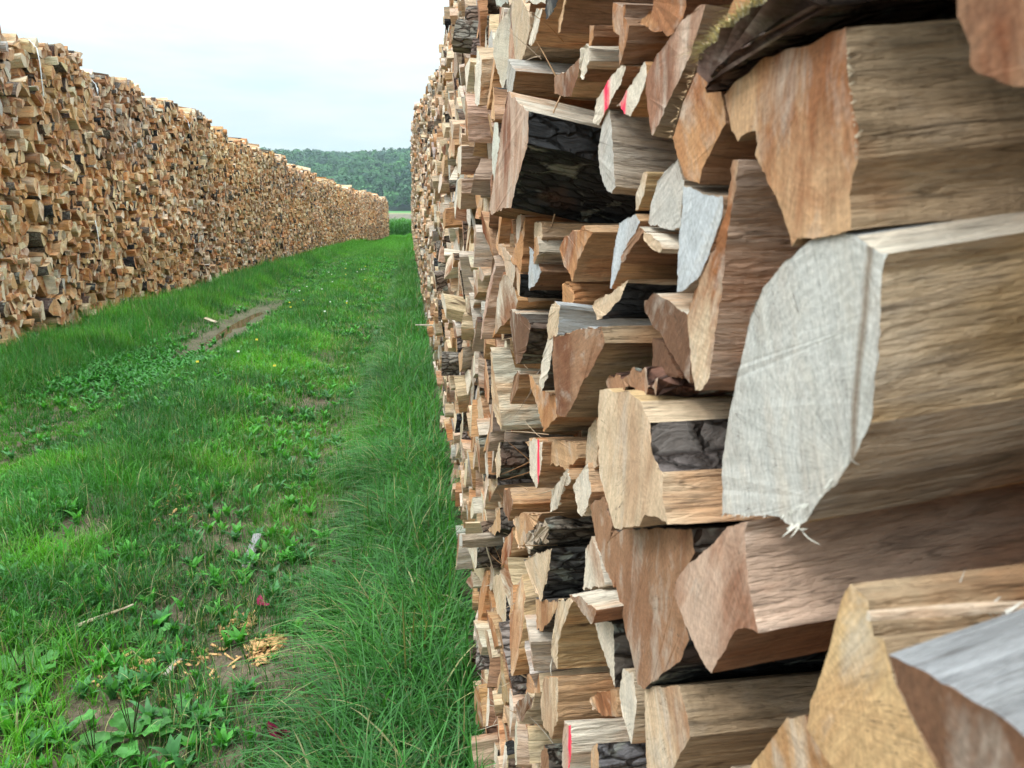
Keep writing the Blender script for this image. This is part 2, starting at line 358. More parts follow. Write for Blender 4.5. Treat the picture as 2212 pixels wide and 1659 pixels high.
def smooth_poly(pp, ff):      # knock the corners off outer (bark) corners
    o=[]; of=[]; n=len(pp)
    for i in range(n):
        p = pp[i]; a = pp[i-1]; b = pp[(i+1)%n]
        if ff[i-1] == 'o' and ff[i] == 'o':
            o.append((p[0]*.78+a[0]*.22, p[1]*.78+a[1]*.22)); of.append('o')
            o.append((p[0]*.78+b[0]*.22, p[1]*.78+b[1]*.22)); of.append('o')
        else: o.append(p); of.append(ff[i])
    return o, of
def shrink(pp, k, rot):
    n=len(pp); cy=sum(p[0] for p in pp)/n; cz=sum(p[1] for p in pp)/n; c, s = math.cos(rot), math.sin(rot)
    return [(cy+((p[0]-cy)*c-(p[1]-cz)*s)*k, cz+((p[0]-cy)*s+(p[1]-cz)*c)*k) for p in pp]
def sstep(a, b, x): t = max(0, min(1, (x-a)/(b-a))); return t*t*(3-2*t)

A0 = .170
def xr(y, z):                # right stack face
    k = .15*(1-sstep(9.5, 17, y)) - .04*sstep(12, 18, y)*(1-sstep(24, 40, y))
    return A0+.02*mn.noise((y*.7, z*.9, 3.))+.03*sstep(3, 6, y)+k*max(0, z-1.6)+.05*max(0, .9-z)*sstep(1.2, 3., y)
def xl(y, z):
    return -4.3+2.25*sstep(36, 84, y)+.05*mn.noise((y*.8, z*1.1, 8.))
LB=[]; y_=1.0
lw = random.Random(3)
for a_, b_, t_, o_ in ((1., 3.2, 3.5, 0), (3.2, 5.3, 3.45, .05), (5.3, 7.1, 3.5, 0), (7.1, 8.55, 3.17, .03), (8.55, 9.95, 3.42, .03), (9.95, 12.1, 3.52, .08), (12.1, 14.7, 3.50, -.02), (14.7, 16.6, 3.52, .03), (16.6, 18.9, 3.60, .05), (18.9, 21.2, 3.50, -.03)):
    LB.append((a_, b_, t_, o_)); y_ = b_
while y_ < 80:
    wd = lw.uniform(2.0, 2.8); LB.append((y_, y_+wd, 3.42+lw.uniform(-.10, .16), lw.uniform(-.07, .09))); y_ += wd
def lbundle(y):
    for q in LB:
        if q[0] <= y < q[1]: return q
    return LB[-1]
def ltop(y):
    q = lbundle(y); u = (y-q[0])/(q[1]-q[0])*2-1
    return q[2]+.11*u-.42*max(0, (u-.72)/.28)**2-.10*max(0, (-u-.8)/.2)
def rtop(y): return 3.42+.05*math.sin(y*2.1)+.05*math.sin(y*5.3+1)

HERO_ZONE_Y = .95
near=[]      # candidates for single objects
rest = Buf()
def emit(side, pp, ff, site, detail, yoff):
    cy = sum(p[0] for p in pp)/len(pp); cz = sum(p[1] for p in pp)/len(pp)
    if cz < .03: return
    if cz > (rtop(cy) if side == 'R' else ltop(cy)): return
    prot = max(-.05, min(.075, random.gauss(0, .018 if cy < 4.5 else .026))) if side == 'R' else max(-.08, min(.11, random.gauss(0, .042)))
    if random.random() < .03: prot += random.choice((-.05, .05))
    if side == 'R':
        x = xr(cy, cz)-prot*(.55 if cy < 1.6 else 1)
        if cy < .2: x += .07
        if cy < HERO_ZONE_Y+.1:
            q = proj((x, cy, cz))
            if q and -120 < q[0] < 1150 and -160 < q[1] < 900: x += .17+random.uniform(0, .03)
        for h in HERO_FOOT:
            if h[0]-.012 < cy < h[1]+.012 and h[2]-.015 < cz < h[3]+.015 and cy > .9: x += .16; break
    else:
        q = lbundle(cy); edge = min(cy-q[0], q[1]-cy)
        x = xl(cy, cz)+q[3]*.5+prot-.16*max(0, 1-edge/.07)-.35*max(0, cz-(ltop(cy)-.15))
        tier = abs((cz-.02)%1.12-1.12) if False else min((cz-.02)%1.13, 1.13-(cz-.02)%1.13)
        x -= .03*max(0, 1-tier/.05)
    batch = (1, 1, 1)
    if side == 'L':
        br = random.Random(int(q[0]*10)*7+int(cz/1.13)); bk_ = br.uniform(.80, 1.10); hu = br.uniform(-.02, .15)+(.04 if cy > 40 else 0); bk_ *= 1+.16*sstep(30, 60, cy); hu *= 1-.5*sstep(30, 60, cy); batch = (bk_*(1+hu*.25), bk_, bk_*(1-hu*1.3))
    rnd = random.random; bark = rnd() < (.27 if side == 'R' else .34)
    whole = 's' not in ff
    kinds = ['b' if (f == 'o' and (bark or whole)) else 's' for f in ff]
    k = random.uniform(.90, .985)
    pp = shrink(pp, k, random.gauss(0, .05))
    base = pick(side); end = vary(base, .14); r = rnd()
    sd = vary(pick(side) if r < .35 else base, .15)
    if base in (PALE, GREY) and rnd() < .4: sd = vary(TAN if side == 'L' else CREAM, .15)
    end = tuple(a*b for a, b in zip(end, batch)); sd = tuple(a*b for a, b in zip(sd, batch))
    bt = vary(random.choice([BK, DBK, (.17, .13, .10), (.20, .17, .14), (.15, .10, .075)]), .2)
    st = {i: bt for i, kd in enumerate(kinds) if kd == 'b'}
    spec = dict(poly=pp, x0=x, sgn=1 if side == 'R' else -1, ty=random.gauss(0, .07), tz=random.gauss(0, .085), end=end, side=sd, kinds=kinds,
                stint=st, pith=site, heart=random.choice([0, 0, .5, .9, 1]), cutslope=(random.gauss(0, .10), random.gauss(0, .10)))
    nm = {id(PALE):'white',id(CREAM):'cream',id(TAN):'tan',id(ORNG):'orange',id(GREY):'grey',id(GBR):'grey brown',id(BROWN):'brown',id(PINK):'pinkish'}[id(base)]
    spec['_d'] = (nm, whole, bark and 'b' in kinds, len(pp))
    q = proj((x, cy, cz))
    if side == 'R' and q and .86 < cy < 3:
        vs = [proj((x, a, b)) for a, b in pp]+[q, proj((x-.03, cy, cz)), proj((x+.06, min(p[0] for p in pp), cz))]
        for hp, bb, hy in HPOLY:
            if cy < hy+.05 and any(bb[0] < v[0] < bb[1] and bb[2] < v[1] < bb[3] and inside(v[:2], hp) for v in vs if v): return
    if side == 'R' and q and -40 < q[0] < 1064 and -30 < q[1] < 800 and cy < 3.6 and cy > .86:
        a_ = area(pp); d = q[2]; spec['_a'] = a_*F_PX**2*.2/d**3; spec['_q'] = q; near.append(spec); return
    if random.random() < .5:
        pp2, kk = pp, kinds
    spec = {a: b for a, b in spec.items() if a[0] != '_'}
    if cy < 22 and cy > 0 and side == 'L': log(rest, length=1.0, step=.045, amp=.0022, rings=(0, .06, 1.), **spec)
    elif side == 'R' and .9 < cy < 8: log(rest, length=1.0, step=.03, amp=.0022, rings=(0, .05, 1.), **spec)
    else: log(rest, length=1.0, **spec)

HPOLY = []
def inside(pt, poly):
    c = False; x, y = pt; j = len(poly)-1
    for i in range(len(poly)):
        if (poly[i][1] > y) != (poly[j][1] > y) and x < (poly[j][0]-poly[i][0])*(y-poly[i][1])/(poly[j][1]-poly[i][1])+poly[i][0]: c = not c
        j = i
    return c
# ------------------------------------------------------------------ the logs close to the camera, traced one by one
CROP = dict(Z=(0,0,1.), A=(864.1,0,.3125), B=(1497.7,0,.3229), C=(892.9,460.8,.3125), D=(1497.7,460.8,.3229), E=(921.7,979.3,.40975), F=(1382.5,1036.9,.375))
HEROES = []
def H(crop, pts, label, end, side, a=A0, tz=0., ty=0., kinds=None, heart=0., paint=0., st=None, pith=None, fr=.0015, length=.9, part=None, amp=.0013):
    ox, oy, s = CROP[crop]; HEROES.append(dict(pts=[(ox+u*s, oy+v*s) for u, v in pts], label=label, end=end, side=side, a=a, tz=tz, ty=ty,
        kinds=kinds, heart=heart, paint=paint, st=st or {}, pith=pith, fr=fr, length=length, part=part, amp=amp))
W = 'splitwood'
# upper area
H('A', [(750,635),(885,770),(888,1000),(850,1110),(800,1300),(770,1430),(720,1440),(630,1485),(618,1440),(640,1300),(680,1050),(708,820)],
  'large split log with a charred black bark face, jutting out of the right stack', PINK, BROWN, a=.135, tz=-.20, kinds=list('sbbbbssssssss')[:12], st={0:PALE,1:DBK,2:DBK,3:DBK,4:DBK}, heart=.9)
H('A', [(748,418),(803,485),(790,560),(770,648),(742,640),(735,520)], 'grey weathered squared log lying just above the charred black log', GREY, OLIVE, a=.15, tz=-.06, st={0:GREY})
H('A', [(1065,535),(1130,500),(1262,395),(1225,540),(1180,668),(1120,655),(1070,650)], 'thin brown flake of wood with a ragged lower edge above the charred log', BROWN, CREAM, a=.165, heart=.6, st={0:PALE,1:PALE})
H('A', [(1145,-60),(1165,-60),(1130,120),(1112,215),(1095,228),(1098,140)], 'dark reddish brown log with a wide rough side at the upper frame edge', TAN, BROWN, a=.15, tz=-.02)
H('A', [(1035,-60),(1105,-60),(1060,80),(1012,142),(1003,60)], 'dark slate coloured end of a log at the top edge beside the red brown one', DBK, TAN, a=.155)
H('A', [(945,70),(982,60),(962,180),(928,300),(893,302),(915,180)], 'upright tan log with a thin pale end below the slate coloured end', PALE, TAN, a=.16, tz=-.05)
H('A', [(1470,35),(1560,30),(1552,110),(1585,175),(1567,300),(1515,448),(1512,260),(1478,215)], 'orange brown log with a notched end near the top of the frame', ORNG, BROWN, a=.165, heart=.5)
H('A', [(1645,155),(1740,80),(1765,-60),(1990,-60),(1950,120),(1848,278),(1820,240),(1770,222),(1700,178)], 'orange triangular log end with a frayed lower edge at the top', ORNG, DARK, heart=.6, fr=.003)
H('A', [(1312,185),(1345,178),(1340,250),(1320,312),(1303,308)], 'plain brown split log wedged under the dark reddish log', ORNG, BROWN, a=.165)
H('A', [(1255,322),(1290,345),(1300,400),(1290,445),(1262,545),(1238,470)], 'pale splintered log with torn white fibres on its top', PALE, BROWN, a=.165, st={0:PALE,1:PALE,2:CREAM}, fr=.004, amp=.003)
H('A', [(1530,450),(1562,462),(1512,600),(1440,740),(1372,862),(1335,842),(1358,690),(1450,540)], 'white wedge of wood sprayed with a long red paint stripe', PALE, BROWN, a=.168, paint=1., pith=('A',1430,690), st={0:CREAM})
H('A', [(1690,440),(1702,520),(1655,690),(1592,802),(1500,732),(1560,640)], 'white and brown wedge with a small red paint patch beside the big plank', PALE, ORNG, a=.17, paint=1., pith=('A',1540,720))
H('A', [(1425,722),(1452,770),(1468,1000),(1480,1180),(1490,1290),(1462,1335),(1420,1290),(1385,1200),(1370,1050),(1395,880)],
  'grey brown block with a coarse grained side right of the charred log', GREY, GBR, a=.17, tz=-.10)
H('A', [(2085,20),(2112,30),(2080,150),(2000,400),(1880,640),(1790,850),(1738,935),(1702,650),(1700,540),(1780,370),(1950,140)],
  'long brown plank like log leaning up to the right with dark ribbed side', PINK, GBR, tz=-.12, heart=.8, fr=.002)
H('Z', [(1600,-30),(1572,35),(1517,130),(1476,219),(1453,297),(1464,337),(1481,390),(1510,398),(1519,360),(1546,307),(1566,265),(1559,181),(1604,106),(1653,55),(1715,-30)],
  'tall orange brown curved log end left of the mossy log', ORNG, BROWN, tz=-.06, heart=.6, fr=.002)
H('B', [(215,700),(210,625),(300,530),(480,400),(700,285),(860,225),(1020,180),(1032,400),(1060,640),(1092,900),(1100,1060),(1062,1200),(1050,1300),(1062,1560),(700,1600),(652,1660),(600,1450),(530,1280),(470,1130),(420,1040),(432,960),(420,872),(340,900),(300,952),(255,880)],
  'huge split log with moss grown bark on top, upper right of the frame', TAN, OLIVE, a=.17, tz=.10, kinds=list('sbbbbbssssssssssssssssssss')[:25], heart=.8, fr=.0015, part='mossbark', pith=('B',900,300), amp=.0022)
H('B', [(1770,-140),(1780,50),(1800,180),(1855,300),(1845,440),(1900,485),(2050,545),(2212,595),(2500,700),(2500,-140)],
  'reddish brown log end in the top right corner', BROWN, DARK, a=.15, heart=.9, length=.6)
H('Z', [(1585,349),(1593,347),(1588,410),(1576,493),(1568,541),(1559,622),(1540,751),(1530,822),(1517,845),(1501,845),(1490,773),(1482,695),(1496,648),(1515,601),(1543,539),(1565,461),(1576,400)],
  'tall upright log with a brown and white tongue shaped end left of the grey log', CREAM, PINK, tz=.0, heart=1., fr=.002, pith=('Z',1560,520), amp=.002)
H('Z', [(1476,400),(1520,415),(1562,425),(1560,470),(1533,539),(1505,605),(1474,634),(1462,632),(1466,554),(1472,470)],
  'bluish grey weathered slab with slanting saw marks', BLUEG, GBR, a=.172)
H('A', [(1920,1085),(1962,1250),(1950,1400),(1940,1570),(1880,1590),(1760,1560),(1722,1540),(1740,1400),(1780,1260),(1830,1170)], 'pale grey broad log face behind the bluish slab', GREY, GBR, a=.174)
H('A', [(1680,1200),(1704,1196),(1694,1330),(1652,1450),(1625,1455),(1635,1330)], 'small yellowish tan block under the grey brown block', CREAM, YEL, a=.172)
H('C', [(1425,62),(1540,0),(1568,60),(1500,220),(1440,330),(1400,440),(1365,522),(1368,380),(1398,200)], 'white wedge end with a dark stained lower tip', BLUEG, TAN, a=.17)
H('C', [(1560,95),(1597,125),(1520,230),(1445,342),(1434,312),(1480,200)], 'thin dark undersided slab lying on the white wedge', BROWN, BROWN, a=.168, tz=-.03, st={0:PALE})
H('C', [(1595,130),(1640,150),(1718,232),(1705,258),(1640,228),(1588,180)], 'flat pale splintered strip lying on the dark slab', CREAM, PALE, a=.165, tz=-.05)
H('C', [(1180,85),(1242,130),(1190,230),(1135,330),(1100,470),(1042,362),(1008,240),(1060,150)], 'orange brown five sided log with a fine ribbed side', ORNG, TAN, a=.168, heart=.7)
H('C', [(835,65),(888,70),(892,165),(848,240),(835,165)], 'cream block directly below the charred log', CREAM, TAN, a=.17)
H('C', [(838,172),(855,165),(870,270),(835,352),(828,335)], 'whitish squared block left of the orange five sided log', ORNG, PALE, a=.165, tz=-.02)
H('C', [(1492,455),(1480,500),(1430,600),(1360,680),(1265,722),(1238,640),(1272,598),(1370,540)], 'curved cream slab with a dark bark underside', CREAM, CREAM, a=.165, kinds=list('sbbbssss'), st={7:CREAM,1:DBK,2:DBK,3:DBK}, fr=.002)
H('C', [(1595,605),(1660,560),(1722,572),(1890,700),(1912,1000),(1908,1175),(1800,1000),(1720,850),(1660,800),(1600,680)], 'deep red brown log end with crossing white saw scratches', DARK, BROWN, a=.17, st={1:PALE,2:PALE})
H('C', [(1655,862),(1720,900),(1860,1140),(1800,1142),(1650,1062)], 'small dark brown wedge beneath the scratched red brown end', DARK, DARK, a=.172)
H('C', [(965,850),(1140,815),(1305,780),(1322,900),(1240,1060),(1160,1200),(1100,1320),(1052,1410),(990,1382),(975,1200),(960,1000)],
  'dark brown shield shaped log end pointing down in the middle of the stack', BROWN, OLIVE, a=.150, heart=.6, st={1:BLUEG}, fr=.002)
H('C', [(1000,622),(1020,640),(1005,740),(1000,840),(930,868),(925,780),(950,650),(975,600)], 'beige upright log with a bluish grey top behind the brown shield end', CREAM, BLUEG, a=.150, tz=-.12)
H('C', [(930,872),(962,855),(962,950),(930,1120),(890,1212),(872,1190),(880,1050),(900,950)], 'narrow white log end with bark on its side left of the brown shield end', PALE, BK, a=.150, kinds=list('sbbsssss'))
H('C', [(668,670),(740,700),(802,750),(812,800),(772,950),(735,1042),(705,1030),(690,900),(670,760)], 'dark brown scratched end of a log with bark along its near edge', DARK, BK, a=.16, kinds=list('ssbbbssss'), st={0:PALE})
H('C', [(705,1095),(738,1100),(722,1200),(685,1300),(668,1318),(666,1290),(690,1170)], 'slim tan block with a pale upper side', BROWN, TAN, a=.165, tz=-.02, st={0:PALE})
H('C', [(800,1115),(880,1212),(975,1262),(990,1400),(950,1460),(905,1512),(870,1400),(830,1250)], 'orange brown pointed log end tucked under the brown shield end', ORNG, OLIVE, a=.162, heart=.4)
H('Z', [(1296,840),(1355,846),(1384,867),(1402,914),(1409,979),(1430,1020),(1436,1090),(1442,1133),(1413,1115),(1393,1110),(1381,1135),(1327,1143),(1311,1082),(1295,1020),(1291,930)],
  'cream round sided log end with flaking bark patches on its side', CREAM, CREAM, a=.150, tz=.02, kinds=list('sssbbsssssssss')+['s'], st={3:(.13,.11,.10),4:(.11,.09,.085),0:YEL,1:YEL}, heart=.25, fr=.002, pith=('Z',1390,1000))
H('Z', [(1797,504),(1850,513),(1861,519),(1917,548),(1905,590),(1902,655),(1901,735),(1890,816),(1879,913),(1850,977),(1814,1037),(1770,1078),(1743,1127),(1731,1131),(1705,1131),(1690,1118),(1652,1112),(1615,1117),(1559,1108),(1562,996),(1575,897),(1591,816),(1620,687),(1649,622),(1691,567),(1750,522)],
  'large pale grey weathered log end in the right foreground', (.50,.49,.46), (.56,.39,.22), a=.172, tz=.14, st={0:BLUEG,1:PALE,2:PALE,8:(.44,.33,.23),9:(.44,.33,.23),10:GBR,11:GBR}, fr=.0025, pith=('Z',1838,1010), amp=.0016, paint=.5)
H('F', [(620,240),(604,300),(612,450),(632,650),(682,880),(600,842),(545,872),(500,985),(410,1112),(370,1060),(300,920),(240,780),(190,660),(205,580),(300,460),(430,360),(505,258)],
  'pinkish brown log with a whitish end below the large grey log', PINK, BROWN, a=.165, tz=.12, heart=.7, fr=.001, st={0:PINK,1:PINK,2:PINK,3:PINK}, pith=('F',700,1100))
H('E', [(990,412),(1080,392),(1250,395),(1400,402),(1412,520),(1330,700),(1380,980),(1330,1080),(1220,1202),(1150,1238),(1110,1212),(1080,1050),(1040,900),(1010,750),(970,600),(945,490)],
  'broad brown shield shaped log end with bark along its bottom curve', BROWN, BK, a=.168, tz=.02, kinds=list('sssbsbbbbsssssss'), st={5:BK,6:DBK,7:DBK,8:DBK}, heart=.3, fr=.002)
H('E', [(860,268),(932,235),(980,380),(958,500),(990,700),(960,650),(900,480),(880,400)], 'brown curved log edge peeping out left of the broad shield', BROWN, BROWN, a=.172)
H('E', [(752,748),(805,752),(895,830),(868,902),(848,880),(790,800)], 'small jutting block with a pink stained white top', BROWN, BROWN, a=.145, tz=.12, st={0:PALE,1:PALE})
H('E', [(510,562),(580,530),(658,500),(650,580),(625,690),(600,778),(555,690)], 'cream triangular log end with a long dark grey bark side', CREAM, BK, a=.165, kinds=list('ssbbbss'), st={2:(.10,.095,.09),3:(.10,.095,.09),4:(.10,.095,.09)}, tz=.0)
H('E', [(170,436),(186,430),(188,460),(186,492),(172,486)], 'long grey board jutting out level from the right stack', GREY, GBR, a=.10, tz=.01, length=.8)
H('E', [(520,482),(560,425),(635,360),(650,400),(640,430),(590,470),(555,492)], 'knobbly rough branch piece lying across two logs', GBR, BK, a=.16, kinds=['b']*7, fr=.004, amp=.004, st={i:(.16,.13,.10) for i in range(7)})
H('E', [(460,346),(510,315),(602,322),(575,382),(540,440),(512,512),(480,500)], 'orange tan rough log end beside the knobbly branch piece', TAN, TAN, a=.168, heart=.5, fr=.004)
H('E', [(575,762),(640,775),(702,790),(655,880),(610,942),(580,925)], 'half round brown end with bark below the triangular log', TAN, BK, a=.168, kinds=list('ssbbbs'), heart=.6)
H('E', [(695,765),(772,770),(725,900),(692,1000),(688,1140),(655,1060),(660,980)], 'tan barkless log with a scrap of grey bark left on it', CREAM, YEL, a=.168, kinds=list('bssssss'))
H('E', [(620,1182),(692,1180),(695,1290),(690,1400),(660,1502),(612,1432),(600,1300)], 'round shouldered cream log with an orange tan side near the bottom', CREAM, TAN, a=.165, heart=.4)
H('E', [(725,1422),(758,1432),(765,1580),(740,1720),(715,1650),(718,1500)], 'pinkish white block with a red painted edge at the bottom', PINK, PALE, a=.168, paint=1., tz=.02)
H('E', [(1035,1142),(1088,1150),(1108,1340),(1080,1525),(1040,1402),(1015,1270)], 'pale narrow upright wedge at the lower edge', PALE, CREAM, a=.172)
H('E', [(1150,1232),(1332,1230),(1375,1390),(1392,1500),(1310,1640),(1240,1760),(1160,1760)], 'cream and tan log end under the broad brown shield', CREAM, OLIVE, a=.172, heart=.7, tz=.02, pith=('E',1420,1400))
H('F', [(1215,588),(1320,690),(1345,900),(1402,922),(1462,1150),(1612,1470),(1760,1760),(1180,1760),(965,1430),(985,1280),(1080,1000),(1180,650)],
  'tall yellow tan triangular log end at the bottom right', YEL, OLIVE, a=.165, fr=.0008, tz=.05, heart=.2)
H('F', [(950,1350),(985,1450),(1190,1760),(560,1760),(750,1502),(850,1370)], 'tan log end with an orange stain beside the yellow triangle', YEL, BROWN, a=.168, heart=.5)
H('F', [(1430,1000),(1600,1085),(1780,1180),(2212,1470),(2500,1690),(2600,1900),(1860,1900),(1640,1480),(1480,1190)],
  'blurred grey white log with a dark end in the bottom right corner', DARK, GREY, a=.145, tz=.30, length=.5, st={i:(.26,.26,.27) for i in range(4)})
H('F', [(1310,768),(1318,765),(1322,800),(1312,812)], 'thin white feathered splinter resting on the yellow triangle log', PALE, PALE, a=.15, tz=.0, length=.25, amp=.002)
H('E', [(352,645),(405,630),(418,700),(418,950),(398,880),(372,842),(350,720)], 'cream D shaped end with cracked dark bark on its side', CREAM, BK, a=.165, kinds=list('ssbbsss'), st={1:(.1,.09,.09),2:(.1,.09,.09)})
H('E', [(404,195),(440,180),(455,260),(432,352),(405,302)], 'brown rounded log end with a knot hole', BROWN, TAN, a=.165, heart=.4)
H('E', [(345,385),(385,288),(392,400),(355,428),(325,402)], 'tan narrow half round log with bark below the knotted end', TAN, BK, a=.163, kinds=list('sbbss'))
H('E', [(362,25),(386,-60),(392,60),(385,120),(370,142)], 'short dark bark covered round in the lower stack', CREAM, BK, a=.165, kinds=['b']*5)
H('E', [(540,-80),(612,-60),(602,80),(580,188),(545,112)], 'narrow white wedge with a bright red stripe in the lower stack', PALE, TAN, a=.166, paint=1.)
H('E', [(660,192),(738,92),(765,132),(720,200),(700,282),(655,312)], 'white splintery log end with a dark cavity beside it', PALE, TAN, a=.168, fr=.004)
H('E', [(770,172),(848,50),(868,200),(832,332),(800,312)], 'grey white leaf shaped end left of the brown curved edge', PALE, CREAM, a=.17)
H('A', [(400,1018),(425,1008),(425,1100),(418,1200),(398,1192)], 'brown grained flat log jutting left of the charred log, upper of two', PALE, PINK, a=.12, tz=.04, st={0:CREAM})
H('A', [(398,1245),(425,1238),(425,1330),(418,1438),(397,1432)], 'brown grained flat log jutting left of the charred log, lower of two', CREAM, PINK, a=.12, tz=.05, st={0:PALE})
# fillers seen between the traced ones
H('C', [(1040,480),(1095,520),(1110,600),(1090,700),(1050,720),(1030,600)], 'light orange broken log in the gap under the five sided log', ORNG, ORNG, a=.175, fr=.005, amp=.003)
H('C', [(805,225),(828,260),(885,400),(860,470),(800,530),(798,400)], 'grey striped log end under the whitish squared block', BLUEG, BROWN, a=.17, tz=-.02)
H('E', [(885,880),(925,870),(985,900),(990,1080),(992,1240),(960,1130),(915,1000)], 'long white blade shaped end with a bark side, pointing down', PALE, BK, a=.168, kinds=list('ssbbsss'))
H('E', [(840,520),(870,440),(905,530),(940,690),(900,705),(825,715)], 'white and orange plank end above the pink stained block', PALE, PALE, a=.174, heart=.6)
H('E', [(860,1290),(905,1262),(1000,1240),(1010,1380),(960,1392),(880,1360)], 'tan knotty log end with a dark hole near the bottom', TAN, TAN, a=.176, heart=.7, fr=.004)
H('E', [(870,1560),(900,1530),(905,1640),(880,1760),(860,1760)], 'grey bark covered round at the bottom edge', TAN, BK, a=.17, kinds=['b']*5, st={i:(.20,.19,.20) for i in range(5)})
H('E', [(600,1600),(620,1530),(640,1560),(645,1700),(600,1760)], 'dark bark round with a brown end at the bottom edge', BROWN, BK, a=.168, kinds=['b']*5)
H('E', [(520,-60),(620,-70),(780,-60),(800,20),(740,95),(690,60),(610,60)], 'tan wedge log with small knots below the orange brown pointed end', TAN, TAN, a=.178)
H('C', [(1205,1500),(1265,1410),(1275,1600),(1270,1760),(1190,1760)], 'cream upright log left of the cream round sided end', CREAM, TAN, a=.175)
H('C', [(1340,1180),(1400,1110),(1560,1100),(1690,1210),(1560,1240),(1350,1235)], 'ragged strip of reddish bark lying on the cream round sided log', BROWN, BROWN, a=.16, kinds=['b']*6, fr=.006, amp=.006, st={i:(.13,.06,.04) for i in range(6)})

HERO_FOOT=[]
RINGS = (0, .005, .012, .022, .034, .048, .064, .082, .102, .125, .15, .18, .215, .255, .3, .36, .44, .55, .7, 1.)
hero_info=[]
for h in HEROES:
    poly = [on_plane(u, v, h['a']) for u, v in h['pts']]; ys = [p[0] for p in poly]; zs = [p[1] for p in poly]
    hp_ = [(u*1024/2212, v*1024/2212) for u, v in h['pts']]; HPOLY.append((hp_, (min(p[0] for p in hp_), max(p[0] for p in hp_), min(p[1] for p in hp_), max(p[1] for p in hp_)), max(ys)))
    HERO_FOOT.append((min(ys), max(ys), min(zs), max(zs)))
    n = len(poly); kinds = (h['kinds'] or ['s']*n)[:n]; kinds += ['s']*(n-len(kinds))
    pith = None
    if h['pith']:
        ox, oy, s = CROP[h['pith'][0]]; pith = on_plane(ox+h['pith'][1]*s, oy+h['pith'][2]*s, h['a'])
    per = sum(math.dist(poly[i], poly[(i+1)%n]) for i in range(n))
    B = Buf(); cy, cz = sum(ys)/n, sum(zs)/n; nearf = min(1, max(.32, min(ys)/.9))
    st = {k: v for k, v in h['st'].items()}
    for i, kd in enumerate(kinds):
        if kd == 'b' and i not in st: st[i] = h['side'] if h['side'] in (BK, DBK) else BK
    log(B, poly, h['a'], 1, h['length'], h['ty'], h['tz'], h['end'], h['side'], kinds, st, pith, h['heart'], h['paint'],
        step=max(.0022, per/170), amp=h['amp']*nearf, rings=RINGS, cutslope=(0, 0), backcap=True, fringe=h['fr']*nearf)
    o = B.build('split_log', WOODM, centre=(h['a'], cy, cz))
    tag(o, h['label'], 'firewood log', 'split logs stacked on the right')
    cx_ = sum(p[0] for p in h['pts'])/n*1024/2212; cy_ = sum(p[1] for p in h['pts'])/n*1024/2212
    hero_info.append((cx_, cy_, h['label']))
    if h['part'] == 'mossbark':
        # bark slab standing off the top curve, moss on it
        Bb = Buf(); top = poly[0:7]; m = len(top); cen = (max(ys)+min(ys))/2
        inner = [(y+.002, z+.006) for y, z in top]; outer = []
        for i, (y, z) in enumerate(top): outer.append((y+.006, z+.019+.003*mn.noise((y*80, z*80, 2))))
        # extend bark down to the near side
        log(Bb, inner+outer[::-1], h['a']-.010, 1, .8, 0, h['tz']+.02, (.16,.10,.08), (.20,.13,.10), ['b']*14, {i:(.20,.135,.105) for i in range(14)}, None, 0, 0,
            step=.003, amp=.0009, rings=RINGS, backcap=True, fringe=.008)
        bo = Bb.build('bark', WOODM, parent=o, smooth=True, centre=(h['a'], cy, cz)); MOSS_SRC = (outer, h['a']-.008, h['tz']+.02, bo, o)

# ------------------------------------------------------------------ vectorised ribbons: grass, weeds, moss, leaves
def ribbons(base, head, h, lean, width, K=3, curl=.0, leafy=False, dirz=None):
    """base Nx3, head N, h N, lean N, width N -> verts, faces (quads+tip)"""
    n = len(h); t = np.linspace(0, 1, K+1); d = np.stack([np.cos(head), np.sin(head), np.zeros(n)], 1)
    s = np.stack([-np.sin(head), np.cos(head), np.zeros(n)], 1)
    tw = rng.uniform(-.9, .9, n); sx = s*np.cos(tw)[:, None]+d*np.sin(tw)[:, None]*.6
    V = np.zeros((n, K+1, 2, 3))
    for i, tt in enumerate(t):
        out_ = (lean*h*(tt**1.7)); upz = h*(tt-.55*np.minimum(lean, 1.4)*tt**2.4)
        p = base+d*out_[:, None]; p[:, 2] += upz
        ww = width*((math.sin(math.pi*min(1, .12+.88*tt)**.8)+.06) if leafy else (1-tt)**.6*(.75+.5*tt)+.02)
        V[:, i, 0] = p-sx*(ww/2)[:, None]; V[:, i, 1] = p+sx*(ww/2)[:, None]
    V = V.reshape(-1, 3); o = (np.arange(n)*(K+1)*2)[:, None]; F=[]
    for i in range(K): F.append(np.stack([o[:, 0]+2*i, o[:, 0]+2*i+1, o[:, 0]+2*i+3, o[:, 0]+2*i+2], 1))
    F = np.stack(F, 1).reshape(-1, 4); return V, F
def quadmesh(name, V, F, col, material, parent=None, smooth=True, centre=None):
    me = bpy.data.meshes.new(name); c = np.array(centre if centre is not None else (0, 0, 0)); V = V-c
    me.vertices.add(len(V)); me.vertices.foreach_set('co', V.astype(np.float32).ravel())
    me.loops.add(F.size); me.loops.foreach_set('vertex_index', F.astype(np.int32).ravel())
    me.polygons.add(len(F)); me.polygons.foreach_set('loop_start', (np.arange(len(F))*F.shape[1]).astype(np.int32)); me.polygons.foreach_set('loop_total', np.full(len(F), F.shape[1], np.int32))
    me.update(calc_edges=True)
    if smooth: me.polygons.foreach_set('use_smooth', np.ones(len(F), bool))
    a = me.attributes.new('tint', 'FLOAT_COLOR', 'POINT'); d = np.ones((len(V), 4), np.float32); d[:, :3] = col; a.data.foreach_set('color', d.ravel())
    me.materials.append(material); o = bpy.data.objects.new(name, me); o.location = c; COL.objects.link(o)
    if parent: o.parent = parent; o.location = c-np.array(parent.location)
    return o
